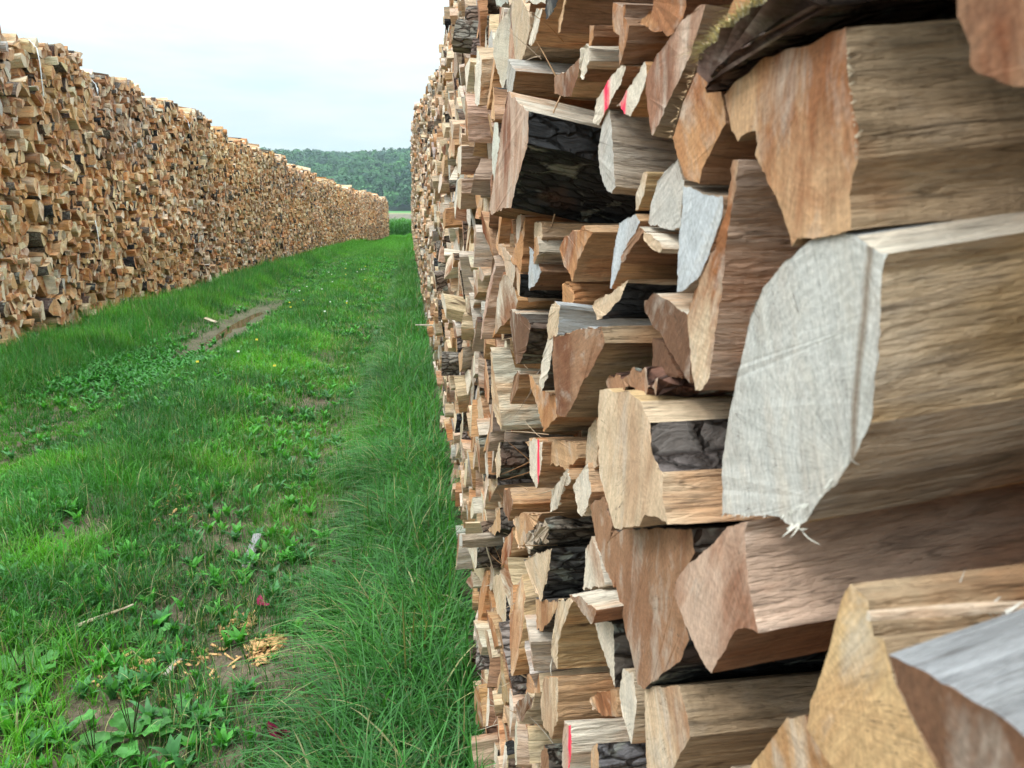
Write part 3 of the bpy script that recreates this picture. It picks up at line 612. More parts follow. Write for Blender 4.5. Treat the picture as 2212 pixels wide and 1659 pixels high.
def vn(x, y, s, seed=0.):     # cheap smooth noise, vectorised
    x = np.asarray(x)*s+seed*13.7; y = np.asarray(y)*s+seed*7.3
    def hsh(i, j): v = np.sin(i*127.1+j*311.7+seed)*43758.5453; return v-np.floor(v)
    i, j = np.floor(x), np.floor(y); u, v = x-i, y-j; u = u*u*(3-2*u); v = v*v*(3-2*v)
    return (hsh(i, j)*(1-u)+hsh(i+1, j)*u)*(1-v)+(hsh(i, j+1)*(1-u)+hsh(i+1, j+1)*u)*v
def sst(a, b, x): t = np.clip((x-a)/(b-a), 0, 1); return t*t*(3-2*t)
def gz(x, y):                 # height of the ground
    x = np.asarray(x, float); y = np.asarray(y, float)
    z = .07*np.exp(-((x+1.6)/.55)**2)-.075*np.exp(-((x+2.55)/.36)**2)-.03*np.exp(-((x+.75)/.3)**2)+.02*np.exp(-((x+3.6)/.5)**2)
    z = z*(1-sst(60, 80, y))*(x > -6)+.03*(vn(x, y, 2.2)-.5)+.012*(vn(x, y, 9, 2)-.5)
    z = z*(np.abs(y) < 100)
    far = np.interp(y, [-50, 95, 130, 420, 450, 475, 560, 700, 1000, 1400], [0, 0, .5, 5.3, 6.3, 7.6, 20, 42, 66, 40])
    return z+far*(1-.0*x)

# ground sheet
ys = np.concatenate([np.linspace(-60, -2, 12), np.linspace(-1.5, 16, 220), np.linspace(16.3, 95, 200), np.linspace(98, 475, 60), np.linspace(490, 1400, 40)])
xs = np.concatenate([-np.geomspace(900, 6, 22), np.linspace(-5.6, 1.4, 120), np.geomspace(2, 900, 22)])
X, Y = np.meshgrid(xs, ys); Z = gz(X, Y)
V = np.stack([X, Y, Z], -1).reshape(-1, 3); nx = len(xs); I, J = np.meshgrid(np.arange(len(ys)-1), np.arange(nx-1), indexing='ij')
q = (I*nx+J).ravel(); F = np.stack([q, q+1, q+nx+1, q+nx], 1)
g_ = quadmesh('ground', V, F, (1, 1, 1), M_SOIL); g_['kind'] = 'structure'
def sheet(name, y0, y1, m, lift=.05, x0=-300, x1=300, n=24):
    yy = np.linspace(y0, y1, n); xx = np.linspace(x0, x1, 30); X, Y = np.meshgrid(xx, yy); Z = np.interp(Y, [95, 130, 420, 450, 475, 560, 700, 1000, 1400], [0, .5, 5.3, 6.3, 7.6, 20, 42, 66, 40])+lift
    V = np.stack([X, Y, Z], -1).reshape(-1, 3); k = len(xx); I, J = np.meshgrid(np.arange(n-1), np.arange(k-1), indexing='ij'); q = (I*k+J).ravel()
    o = quadmesh(name, V, np.stack([q, q+1, q+k+1, q+k], 1), (1, 1, 1), m); o['kind'] = 'structure'; return o
sheet('ploughed_field', 112, 418, M_FIELD); sheet('stubble_field', 418.5, 448, M_STRIP); sheet('meadow', 448.5, 474, M_MEAD); sheet('hill', 474.5, 1350, M_HILL)
pu = bpy.data.meshes.new('water'); cx0, cy0 = -2.42, 11.9; pv = []
for i in range(40):
    t = i/40*2*math.pi; r = 1+.25*mn.noise((math.cos(t)*1.6, math.sin(t)*1.6, 4)); pv.append((cx0+.17*r*math.cos(t)+.02*math.sin(t), cy0+2.1*r*math.sin(t), 0))
zw = float(gz(cx0, cy0))+.018
pu.from_pydata([(a, b, zw) for a, b, _ in pv], [], [tuple(range(40))]); pu.materials.append(M_WATER); po = bpy.data.objects.new('water', pu); COL.objects.link(po); po['kind'] = 'structure'
tag(po, 'narrow muddy rain puddle in the wheel rut'); 

# ------------------------------------------------------------------ stacks: everything not traced
for k in range(9):
    for pp, ff, site in TILE:
        o_ = k*TL-1.5
        cy = sum(p[0] for p in pp)/len(pp)+o_
        if cy > 76: continue
        flip = (k%2 == 1)
        def tr(p, m=flip): return ((TL-p[0] if m else p[0])+o_, p[1])
        emit('R', *smooth_poly([tr(p) for p in pp], ff), tr(site), 0, o_)
# far half of the right stack and the left stack reuse the packing with other colours
S = .162; LT = make_tile()
for k in range(10):
    for pp, ff, site in LT:
        o_ = 1.+k*TL; flip = (k%2 == 1)
        def tr(p, m=flip): return ((TL-p[0] if m else p[0])+o_, p[1])
        q = [tr(p) for p in pp]
        if sum(p[0] for p in q)/len(q) > 80: continue
        emit('L', *smooth_poly(q, ff), tr(site), 0, o_)
near.sort(key=lambda s: -s['_a'])
NSINGLE = 296-len(HEROES)
used_labels = set(h['label'] for h in HEROES)
SHAPE = lambda n, whole: 'round' if whole else {3:'three cornered', 4:'four sided', 5:'wedge shaped'}.get(n, 'blunt')
def where(q):
    v = 'bottom' if q[1] > 640 else 'lower' if q[1] > 480 else 'middle' if q[1] > 300 else 'upper' if q[1] > 130 else 'top'
    return v
SHORT = [(h[0], h[1], h[2]) for h in hero_info]
lab_n = {}
for i, s in enumerate(near):
    sp_ = {a: b for a, b in s.items() if a[0] != '_'}
    if i < NSINGLE:
        B = Buf(); c0 = log(B, length=1., step=.007, amp=.0021, rings=(0, .01, .025, .045, .07, .1, .14, .2, .3, .5, 1.), backcap=True, fringe=.002, **sp_)
        o = B.build('split_log', WOODM, centre=c0)
        q = s['_q']; nm, whole, bk, n = s['_d']
        hx = min(SHORT, key=lambda h: (h[0]-q[0])**2+(h[1]-q[1])**2); dx, dy = q[0]-hx[0], q[1]-hx[1]
        dr = ('left of' if dx < 0 else 'right of') if abs(dx) > abs(dy) else ('above' if dy < 0 else 'below')
        short = hx[2].split(',')[0]
        for cutw in (' with ', ' beside ', ' lying ', ' near ', ' at ', ' left of ', ' below ', ' under ', ' behind ', ' directly ', ' tucked ', ' wedged ', ' jutting ', ' sprayed ', ' pointing '): short = short.split(cutw)[0]
        lab = f"{nm} {SHAPE(n, whole)} log{' with bark' if bk else ''}, {where(q)} part, {dr} the {short}"
        lab_n.setdefault(lab, []).append((q, o))
    else: log(rest, length=1., step=.02, amp=.002, rings=(0, .05, 1.), **sp_)
ORD = ['nearest', 'second', 'third', 'fourth', 'fifth', 'sixth', 'seventh', 'eighth']
for lab, li in lab_n.items():
    li.sort(key=lambda t: -t[0][0])
    for k, (q, o) in enumerate(li):
        l2 = lab if len(li) == 1 else (('rightmost ' if k == 0 else 'leftmost ' if k == len(li)-1 else ORD[min(k, 7)]+' from right ')+lab)
        ws = l2.split()
        if len(ws) > 16: l2 = ' '.join(ws[:16])
        if l2 in used_labels:
            l2 = ' '.join(l2.split()[:12])+f" {int(round(q[2]*100))} cm away"
        used_labels.add(l2); tag(o, l2, 'firewood log', 'split logs stacked on the right')
ro = rest.build('stacked_firewood', WOODM)
tag(ro, 'long walls of split firewood on both sides of the grass track', 'firewood', kind='stuff')

# ------------------------------------------------------------------ straps and loose sticks on the stacks
def strap(y, depth, label):
    q = lbundle(y); z = ltop(y); B = []; x = xl(y, z)+q[3]+.05
    path = [(x-1.0, z+.02), (x-.55, z+.05), (x-.2, z+.04), (x-.06, z-.01), (x+.015, z-.10), (x+.03, z-.25), (x+.03, z-depth)]
    V=[]; F=[]; wv=.012
    for i, (a, b) in enumerate(path):
        for s in (-1, 1): V += [(a, y+s*wv+.03*i/6, b), (a+.0015, y+s*wv+.03*i/6, b+.0015)]
    for i in range(len(path)-1):
        o = i*4; F += [(o+1, o+3, o+7, o+5), (o, o+4, o+6, o+2), (o, o+1, o+5, o+4), (o+2, o+6, o+7, o+3)]
    F += [(0, 2, 3, 1), (len(V)-4, len(V)-3, len(V)-1, len(V)-2)]
    o = quadmesh('binding_strap', np.array(V), np.array(F), (1, 1, 1), M_STRAP, smooth=False, centre=(path[3][0], y, path[3][1]))
    tag(o, label, 'strap', 'white straps round the firewood bundles')
strap(8.75, .12, 'white binding strap over the leftmost bundle on the left stack')
strap(10.25, .62, 'long white binding strap curving down the second bundle of the left stack')
strap(12.25, .14, 'short white strap on the third bundle top of the left stack')
strap(16.6, .16, 'small white strap on a farther bundle top of the left stack')
def vstrip(y, z0, z1, label):
    x = xl(y, z0)+lbundle(y)[3]+.06
    V=[]; K=6
    for i in range(K+1):
        t=i/K; a = x+.012*math.sin(t*math.pi); b = z0+(z1-z0)*t; yy = y+.05*t*t
        V += [(a, yy-.01, b), (a-.002, yy-.01, b), (a, yy+.01, b), (a-.002, yy+.01, b)]
    F=[]
    for i in range(K): o=i*4; F += [(o, o+2, o+6, o+4), (o+1, o+5, o+7, o+3), (o, o+4, o+5, o+1), (o+2, o+3, o+7, o+6)]
    F += [(0, 1, 3, 2), (4*K, 4*K+2, 4*K+3, 4*K+1)]
    o = quadmesh('binding_strap', np.array(V), np.array(F), (1, 1, 1), M_STRAP, smooth=False, centre=(x, y, (z0+z1)/2)); tag(o, label, 'strap', 'white straps round the firewood bundles')
vstrip(11.45, 1.42, 1.02, 'short vertical white strap halfway up the left stack')
def stick(p0, p1, r0, r1, end, side, name, label, cat, sides=6, group=None, flat=1.):
    p0, p1 = Vector(p0), Vector(p1); d = (p1-p0); l = d.length; d.normalize(); u = d.cross(Vector((0, 0, 1))).normalized(); v = u.cross(d)
    B = Buf(); off = random.uniform(0, 50); K = 9; sd = random.uniform(0, 9)
    for i in range(K+1):
        t = i/K; c = p0+d*l*t+u*.02*l*mn.noise((t*2, sd, 0))+v*.02*l*mn.noise((t*2, sd, 5)); r = r0+(r1-r0)*t
        for k in range(sides):
            a = 2*math.pi*k/sides; rr = r*(1+.25*mn.noise((math.cos(a)*2, math.sin(a)*2, t*3+sd)))
            p = c+u*math.cos(a)*rr+v*math.sin(a)*rr*flat; B.v.append(tuple(p)); B.gc.append((t*l+off, math.cos(a)*r+off, math.sin(a)*r)); B.pi.append((0, 0, 0))
    for i in range(K):
        for k in range(sides):
            k2=(k+1)%sides; B.f.append((i*sides+k, i*sides+k2, (i+1)*sides+k2, (i+1)*sides+k)); B.m.append(1); B.ti.append(side); B.au.append((0,0,.3))
    B.f.append(tuple(range(sides))[::-1]); B.f.append(tuple(K*sides+k for k in range(sides)))
    for _ in (0, 1): B.m.append(0); B.ti.append(end); B.au.append((0,0,.3))
    o = B.build(name, WOODM, centre=tuple(p0)); tag(o, label, cat, group); return o
stick((-4.45, 10.95, 2.20), (-3.98, 10.45, 1.98), .022, .028, CREAM, PALE, 'stick', 'pale squared stick poking out of the left stack', 'stick', 4)
y0, z0 = on_plane(950, 703, .20); stick((.32, y0, z0), (.02, y0-.03, z0+.01), .012, .004, PALE, PALE, 'stick', 'thin white stick pointing from the right stack over the grass', 'stick', 5)
def gpt(dx, dy, lift=0): x, y = on_ground(dx, dy); return (x, y, float(gz(x, y))+lift)
a_, b_ = gpt(163, 1392, .03), gpt(292, 1345, .07); stick(a_, b_, .008, .004, PALE, (.55, .47, .34), 'twig', 'long thin pale twig lying on the bare ground at the left', 'twig', 5)
a_, b_ = gpt(536, 1228, .03), gpt(556, 1160, .05); stick(a_, b_, .022, .018, GREY, (.30, .30, .31), 'wood_scrap', 'flat bluish grey scrap of wood half hidden in the grass', 'wood scrap', 7, flat=.3)
a_, b_ = gpt(445, 693, .05), gpt(466, 697, .06); stick(a_, b_, .035, .03, PALE, (.6, .5, .36), 'wood_scrap', 'small pale scrap of wood beside the muddy rut', 'wood scrap', 4, flat=.4)
a_, b_ = gpt(385, 1425, .02), gpt(360, 1465, .03); stick(a_, b_, .016, .01, GREY, (.42, .38, .32), 'wood_scrap', 'grey brown sliver of wood among the weeds at the lower left', 'wood scrap', 5, flat=.4)

# ------------------------------------------------------------------ grass
def visible_mask(x, y, margin=60):
    q = np.stack([x, y, np.full_like(x, -CAM_Z+.1)], 1); d = q@FW; u = 512+F_PX*(q@RT)/d; v = 384-F_PX*(q@UP)/d
    return (d > .3) & (u > -margin-60) & (u < 1024+margin) & (v < 768+margin+120)
def bare(x, y):              # 1 where the soil shows
    r = .85*sst(.64, .78, vn(x, y, 1.5, 5))*np.exp(-((x+.62)/.5)**2)*(y < 9)*1.15
    r2 = sst(.55, .7, vn(x, y, 2.1, 9))*np.exp(-((x+2.5)/.4)**2)*sst(8, 9.5, y)*(1-sst(17, 20, y))
    mud = np.exp(-(((x+2.45+.15*(vn(x, y, 1.5, 3)-.5))/.34)**4))*np.exp(-(((y-12.)/3.6)**6))*(.85+.3*vn(x, y, 4, 8))+np.exp(-(((x+2.42)/.26)**4))*np.exp(-(((y-11.9)/2.4)**6))
    sp = .9*sst(.62, .72, vn(x, y, 3.1, 11))*(x < -.2)*(x > -1.6)*(y < 4.0)*.9
    return np.clip(np.maximum(np.maximum(r, mud), np.maximum(r2*.6, sp)), 0, 1)
GV=[]; GF=[]; GC=[]; gofs=0
def add_blades(n, x0, x1, y0, y1, K, wscale, hscale, short=False):
    global gofs
    x = rng.uniform(x0, x1, n); y = rng.uniform(y0, y1, n)
    # clump
    x += .035*np.cos(vn(x, y, 14, 3)*12)*(y < 10); y += .035*np.sin(vn(x, y, 14, 4)*12)*(y < 10)
    m = visible_mask(x, y); x, y = x[m], y[m]
    tall_r = sst(-.46, -.14, x+.12*(vn(x, y, 2.5, 33)-.5)); tall_l = sst(-2.95, -3.35, x); hump = np.exp(-((x+1.45)/.5)**2)
    b = bare(x, y); keep = rng.uniform(0, 1, len(x)) > b*.97
    keep &= rng.uniform(0, 1, len(x)) < (.55+.45*np.maximum(np.maximum(tall_r, tall_l), hump)+.2*vn(x, y, 5, 6)+.5*np.exp(-((x+2.5)/.5)**2)+(.4 if short else 0))
    keep &= ~((x > .16) & (y < 60)) if True else keep
    if short: keep &= (tall_r < .5) & (tall_l < .6)
    x, y, tall_r, tall_l, hump = x[keep], y[keep], tall_r[keep], tall_l[keep], hump[keep]; n = len(x)
    pn = vn(x, y, 1.6, 12); pm = vn(x, y, 4.5, 13)
    h = (.05+.06*pm+.07*hump*(.4+pn)+tall_r*(.11+.12*pn)+tall_l*(.13+.12*pn))*rng.uniform(.55, 1.25, n)*hscale
    h *= 1-.5*np.exp(-((x+2.5)/.3)**2)
    if short: h = .018+.03*rng.uniform(0, 1, n)
    lean = np.clip(rng.normal(.50, .3, n)+.25*tall_r*np.clip(pm*1.6, 0, 1), .05, 1.7)
    head = rng.uniform(0, 2*np.pi, n)
    lr = (tall_r > .5) & (rng.uniform(0, 1, n) < .30); head[lr] = np.pi+rng.normal(-.3, .6, lr.sum()); lean[lr] += .35
    head2 = vn(x, y, 7, 15)*9; cl = rng.uniform(0, 1, n) < .2; head[cl & ~lr] = head2[cl & ~lr]
    wd = (.0028+.0024*rng.uniform(0, 1, n)**2+.0050*tall_r*rng.uniform(0, 1, n)**1.5)*wscale
    V, F = ribbons(np.stack([x, y, gz(x, y)-.004], 1), head, h, lean, wd, K)
    g1 = np.array([.062, .268, .030]); g2 = np.array([.026, .120, .026]); g3 = np.array([.115, .36, .028]); g4 = np.array([.34, .33, .15]); g5 = np.array([.085, .29, .06])
    t = vn(x, y, .9, 21)[:, None]*.65+rng.uniform(0, .35, (n, 1)); c = g1*t+g2*(1-t)
    k = np.clip((vn(x, y, 2.3, 22)-.5)*2.5, 0, 1)[:, None]*(1-tall_r[:, None]*.7); c = c*(1-k)+g3*k
    k = (tall_r*.5+tall_l*.3)[:, None]*rng.uniform(0, 1, (n, 1)); c = c*(1-k)+g5*k
    dead = rng.uniform(0, 1, n) < (.07+.10*np.exp(-((x+.7)/.4)**2)); c[dead] = g4*rng.uniform(.6, 1.1, (dead.sum(), 1))
    c = c*rng.uniform(.65, 1.35, (n, 1))*(.72+.5*vn(x, y, 2.9, 44))[:, None]; f_ = sst(20, 60, y)[:, None]; c = c*(1-f_)+np.array([.11, .37, .035])*f_
    C = np.repeat(c, (K+1)*2, axis=0); tt = 1
    GV.append(V); GF.append(F+gofs); GC.append(C); gofs += len(V)
add_blades(56000, -2.2, .25, 1.2, 4.6, 6, 1.1, 1.12)
add_blades(60000, -2.2, .1, 1.2, 4.6, 3, .9, 1., True)
add_blades(150000, -3.6, .1, 4.2, 10.5, 2, 1.5, 1.2, True)
add_blades(95000, -4.2, .25, 4.2, 9.5, 4, 1.35, 1.05)
add_blades(110000, -4.4, .25, 9., 22, 3, 2.1, 1.15)
add_blades(90000, -4.4, .6, 21, 50, 2, 4.2, 1.3)
add_blades(60000, -4.4, 1.0, 48, 84, 2, 7.5, 1.4)
go = quadmesh('grass', np.concatenate(GV), np.concatenate(GF), np.concatenate(GC), M_GRASS)
tag(go, 'lush green grass growing on the track between the stacks', 'grass', kind='stuff')

# broad leaved weeds: dandelion and plantain like rosettes scattered
def rosettes(px, py, size, nl, colr, K=5, up=.6):
    bs=[]; hd=[]; hh=[]; ln=[]; ww=[]; cc=[]
    for x, y, s, n in zip(px, py, size, nl):
        z = float(gz(x, y)); c = np.array(colr(x, y))
        for i in range(int(n)):
            a = 2*math.pi*i/n+random.uniform(-.3, .3); bs.append((x, y, z)); hd.append(a); hh.append(s*random.uniform(.6, 1.15)); ln.append(random.uniform(.5, 1.5)*(1.6-up)); ww.append(s*random.uniform(.22, .36)); cc.append(c*random.uniform(.75, 1.3))
    V, F = ribbons(np.array(bs), np.array(hd), np.array(hh), np.array(ln), np.array(ww), K, leafy=True); return V, F, np.repeat(np.array(cc), (K+1)*2, axis=0)
n = 21000; x = rng.uniform(-3.9, .1, n); y = 1.4+30*rng.uniform(0, 1, n)**1.9; m = visible_mask(x, y) & (rng.uniform(0, 1, n) < (.16+.8*np.exp(-((x+1.5)/.5)**2)+.35*np.exp(-((x+.8)/.3)**2))*(1-.85*bare(x, y))) & (vn(x, y, 1.9, 31) > .30)
x, y = x[m], y[m]; s = (.035+.055*rng.uniform(0, 1, len(x))**1.5)*(1+.03*y)
V, F, C = rosettes(x, y, s, rng.integers(5, 10, len(x)), lambda x, y: (.085, .33, .045) if random.random() < .6 else (.07, .23, .07), up=1.05)
wo = quadmesh('weeds', V, F, C, M_LEAF); tag(wo, 'broad leaved dandelions and weeds mixed into the grass', 'weeds', kind='stuff')
# clover patch at the left
n = 900; x = -3.0+rng.normal(0, .45, n); y = 8.2+rng.normal(0, .7, n); s = np.full(n, .10)
V, F, C = rosettes(x, y, s, np.full(n, 4), lambda x, y: (.055, .24, .04), 3, .9)
co = quadmesh('clover', V, F, C, M_LEAF); tag(co, 'dark green clover patch at the foot of the left stack', 'clover', kind='stuff')
# single plantains in the foreground, each leaf and each stalk its own part
def leaf_mesh(L_, W_, lean, head, base, K=8, Mx=5):
    V=[]; d = np.array([math.cos(head), math.sin(head), 0]); s = np.array([-math.sin(head), math.cos(head), 0])
    for i in range(K+1):
        t = i/K; o_ = lean*L_*t; z = L_*(.62*t-.5*lean*t**2.2*.7); w_ = W_*(.10+(max(0, t-.22)/.78)**.6*(1-max(0, (t-.62)/.38)**2)**.5*1.0 if t > .22 else .10)
        w_ = max(w_, W_*.04)
        for k in range(Mx):
            u = k/(Mx-1)*2-1; p = np.array(base)+d*o_+s*(u*w_/2*(1+.08*math.sin(t*19+k)))+np.array([0, 0, z+abs(u)*w_*.16+.006*math.sin(t*15)*abs(u)]); V.append(p)
    F=[(i*Mx+k, i*Mx+k+1, (i+1)*Mx+k+1, (i+1)*Mx+k) for i in range(K) for k in range(Mx-1)]
    return np.array(V), np.array(F)
def plantain(dx, dy, s, n, stalks, label, col=(.075, .25, .05)):
    x, y = on_ground(dx, dy); z = float(gz(x, y)); e = bpy.data.objects.new('plantain_plant', None); COL.objects.link(e); e.location = (x, y, z)
    tag(e, label, 'plant', 'broad plantains in the foreground')
    for i in range(n):
        V, F = leaf_mesh(s*random.uniform(.75, 1.2), s*random.uniform(.38, .5), random.uniform(.5, 1.15), 2*math.pi*i/n+random.uniform(-.3, .3), (x, y, z))
        quadmesh('leaf', V, F, np.array(col)*random.uniform(.8, 1.25), M_LEAF, parent=e, centre=(x, y, z))
    for i in range(stalks):
        h = s*random.uniform(1., 1.5); a = random.uniform(0, 6.28); K=6; V=[]
        for k in range(K+1):
            t=k/K; r = .0012 if t < .45 else .0024*(1.15-t)
            for j in range(5): b_ = j*1.2566; V.append((x+math.cos(a)*h*.25*t+r*math.cos(b_), y+math.sin(a)*h*.25*t+r*math.sin(b_), z+h*t))
        F=[(k*5+j, k*5+(j+1)%5, (k+1)*5+(j+1)%5, (k+1)*5+j) for k in range(K) for j in range(5)]
        quadmesh('flower_stalk', np.array(V), np.array(F), (.07, .07, .035), M_LEAF, parent=e, centre=(x, y, z))
plantain(285, 1590, .12, 11, 7, 'large plantain with broad leaves and brown stalks at the bottom left')
plantain(205, 1640, .10, 9, 5, 'plantain cut by the bottom edge left of the large one')
plantain(395, 1560, .12, 7, 2, 'smaller plantain just right of the large plantain')
plantain(60, 1500, .14, 7, 3, 'plantain at the left edge above the bottom corner')
plantain(330, 1385, .10, 7, 3, 'plantain beside the pale twig tip')
plantain(130, 1610, .10, 6, 1, 'small plantain near the bottom left corner')
plantain(990, 1340, .13, 5, 0, 'dark leafy plant in the tall grass against the right stack', (.03, .11, .035))
# fallen petals / paper, chips
def petal(dx, dy, s, name, label, m, cat, group=None, lift=.07, n=3):
    x, y = on_ground(dx, dy); z = float(gz(x, y))+lift; V=[]; F=[]
    for k in range(n):
        a = random.uniform(0, 6.28); tl = random.uniform(.2, 1.1); c = np.array([x+random.uniform(-1, 1)*s*.5, y+random.uniform(-1, 1)*s*.5, z]); b0 = len(V)
        for i in range(5):
            for j in range(4):
                u, v = i/4-.5, j/3-.5; w_ = math.sqrt(max(.04, 1-(2*u)**2)); p = np.array([u*s*math.cos(a)-v*w_*s*.8*math.sin(a), u*s*math.sin(a)+v*w_*s*.8*math.cos(a), (u*u+v*v)*s*.7+u*tl*s]); V.append(c+p)
        F += [(b0+i*4+j, b0+i*4+j+1, b0+(i+1)*4+j+1, b0+(i+1)*4+j) for i in range(4) for j in range(3)]
    o = quadmesh(name, np.array(V), np.array(F), (1, 1, 1), m, centre=(x, y, z)); tag(o, label, cat, group); return o
petal(608, 1628, .045, 'red_leaf', 'crimson fallen leaf in the grass at the bottom edge', M_PINK, 'leaf', 'crimson scraps in the grass')
petal(724, 1246, .028, 'red_leaf', 'small crimson flower like scrap in the middle of the grass', M_PINK, 'leaf', 'crimson scraps in the grass')
petal(568, 1322, .03, 'red_leaf', 'crimson leaf scrap beside the heap of wood chips', M_PINK, 'leaf', 'crimson scraps in the grass', .04)
def chips(dx, dy, rx, ry, n, label):
    x0, y0 = on_ground(dx, dy); V=[]; F=[]
    for k in range(n):
        a = random.uniform(0, 6.28); r = math.sqrt(random.random()); x = x0+rx*r*math.cos(a); y = y0+ry*r*math.sin(a); z = float(gz(x, y))+random.uniform(.004, .035)*(1.2-r)
        L_, W_ = random.uniform(.008, .026), random.uniform(.003, .008); t = random.uniform(0, 3.14); ti_ = random.uniform(-.5, .5)
        d = np.array([math.cos(t), math.sin(t), ti_]); s = np.array([-math.sin(t), math.cos(t), random.uniform(-.5, .5)]); u = np.array([0, 0, .0015]); c = np.array([x, y, z]); b0 = len(V)
        for sz in (0, 1):
            V += [c-d*L_-s*W_*.4+u*sz, c+d*L_-s*W_+u*sz, c+d*L_*.8+s*W_+u*sz, c-d*L_*.7+s*W_+u*sz]
        F += [(b0+4, b0+5, b0+6, b0+7), (b0, b0+3, b0+2, b0+1), (b0, b0+1, b0+5, b0+4), (b0+1, b0+2, b0+6, b0+5), (b0+2, b0+3, b0+7, b0+6), (b0+3, b0, b0+4, b0+7)]
    o = quadmesh('wood_chips', np.array(V), np.array(F), (1, 1, 1), M_CHIP, smooth=False, centre=(x0, y0, 0)); tag(o, label, 'wood chips', kind='stuff')
chips(515, 1345, .06, .09, 120, 'fresh orange wood chips on the ground, upper heap'); chips(575, 1400, .06, .10, 130, 'fresh orange wood chips on the ground, lower heap')
chips(390, 1100, .18, .3, 60, 'scattered wood chips on the bare path'); chips(345, 1440, .25, .2, 70, 'wood chips scattered on bare soil at the lower left')
# tiny flowers
n = 26; x = rng.uniform(-2.1, -1.0, n); y = rng.uniform(7, 24, n); z = gz(x, y)+rng.uniform(.10, .18, n); s = .012
V = np.concatenate([np.stack([x+a*s, y+b*s*.3, z+c*s], 1)[:, None] for a, b, c in ((-1,-1,0),(1,-1,0),(1,1,1.2),(-1,1,1.2))], 1).reshape(-1, 3); F = np.arange(n*4).reshape(-1, 4)
cc = np.where(rng.uniform(0, 1, (n, 1)) < .5, np.array([[.8, .65, .05]]), np.array([[.75, .8, .75]])); fo = quadmesh('clover_flowers', V, F, np.repeat(cc, 4, 0), M_LEAF); tag(fo, 'tiny white and yellow flowers in the grass track', 'flowers', kind='stuff')

# moss on the big log's bark
outer, ax0, tz_, bark_o, log_o = MOSS_SRC
n = 26000; k = rng.integers(0, len(outer)-1, n); t = rng.uniform(0, 1, n); O = np.array(outer); p = O[k]*(1-t)[:, None]+O[k+1]*t[:, None]
xx = rng.uniform(0, 1, n)**1.5*.5; base = np.stack([ax0+xx-.002, p[:, 0]+rng.uniform(-.002, .001, n), p[:, 1]+tz_*xx+.001], 1)
keep = vn(xx, p[:, 0], 55, 41) > .33; keep |= xx < .02; base = base[keep]; n = len(base)
V, F = ribbons(base, rng.uniform(0, 6.28, n), rng.uniform(.003, .012, n), rng.uniform(.2, 1.9, n), np.full(n, .0013), 3)
c = np.where(rng.uniform(0, 1, (n, 1)) < .6, np.array([[.72, .62, .34]]), np.array([[.78, .72, .55]]))*rng.uniform(.6, 1.2, (n, 1))
quadmesh('moss', V, F, np.repeat(c, 8, 0), M_MOSS, parent=log_o, centre=(ax0, float(np.mean(O[:, 0])), float(np.mean(O[:, 1]))))

# torn fibres hanging from near logs, each a part of its log
def fibres(host, pts, n, ln_, w_, col, droop=(0, 0, -1), curl_=1.):
    V=[]; F=[]
    for k in range(n):
        u = random.random()*(len(pts)-1); i = int(u); a = np.array(pts[i])*(1-(u-i))+np.array(pts[min(i+1, len(pts)-1)])*(u-i)
        d = np.array(droop, float)+rng.normal(0, .35, 3); d /= np.linalg.norm(d); c2 = rng.normal(0, 1, 3)*curl_; L_ = ln_*random.uniform(.4, 1.2); b0 = len(V); K = 7
        for j in range(K+1):
            t = j/K; p = a+d*L_*t+c2*L_*.45*t*t; w2 = w_*(1-t)**.7*.5
            V += [p+np.array([0, w2, w2]), p-np.array([0, w2, w2])]
        F += [(b0+2*j, b0+2*j+1, b0+2*j+3, b0+2*j+2) for j in range(K)]
    return quadmesh('torn_fibre', np.array(V), np.array(F), col, M_MOSS, parent=host, centre=tuple(np.mean(pts, axis=0)))
def hero(txt): return [o for o in bpy.data.objects if o.get('label', '').startswith(txt)][0]
def onp(l, a): return [(a-.001,)+tuple(on_plane(u, v, a)) for u, v in l]
fibres(hero('large pale grey'), onp([(1700, 1128), (1728, 1132), (1745, 1120)], .172), 5, .012, .0011, (.6, .57, .5))
fibres(hero('large pale grey'), onp([(1565, 1106), (1690, 1116), (1770, 1075), (1850, 975)], .172), 60, .0035, .0007, (.55, .53, .48))
fibres(hero('huge split log'), onp([(1832, 90), (1840, 200), (1852, 290), (1853, 360)], .17), 30, .0032, .0007, (.45, .36, .26), (.3, -1, 0))
fibres(hero('thin white feathered'), [(.16+.012*i, on_plane(1318, 778, .15)[0]-.002, on_plane(1318, 772, .15)[1]) for i in range(9)] if 0 else onp([(1880, 1322), (1960, 1318), (2060, 1316), (2180, 1322)], .20), 70, .013, .0011, (.6, .57, .52), (1, -.1, .28), .4)
fibres(hero('tall orange brown curved'), onp([(1572, 35), (1517, 130), (1476, 219), (1453, 297)], .17), 70, .004, .0007, (.45, .30, .17), (-.3, .5, .3))
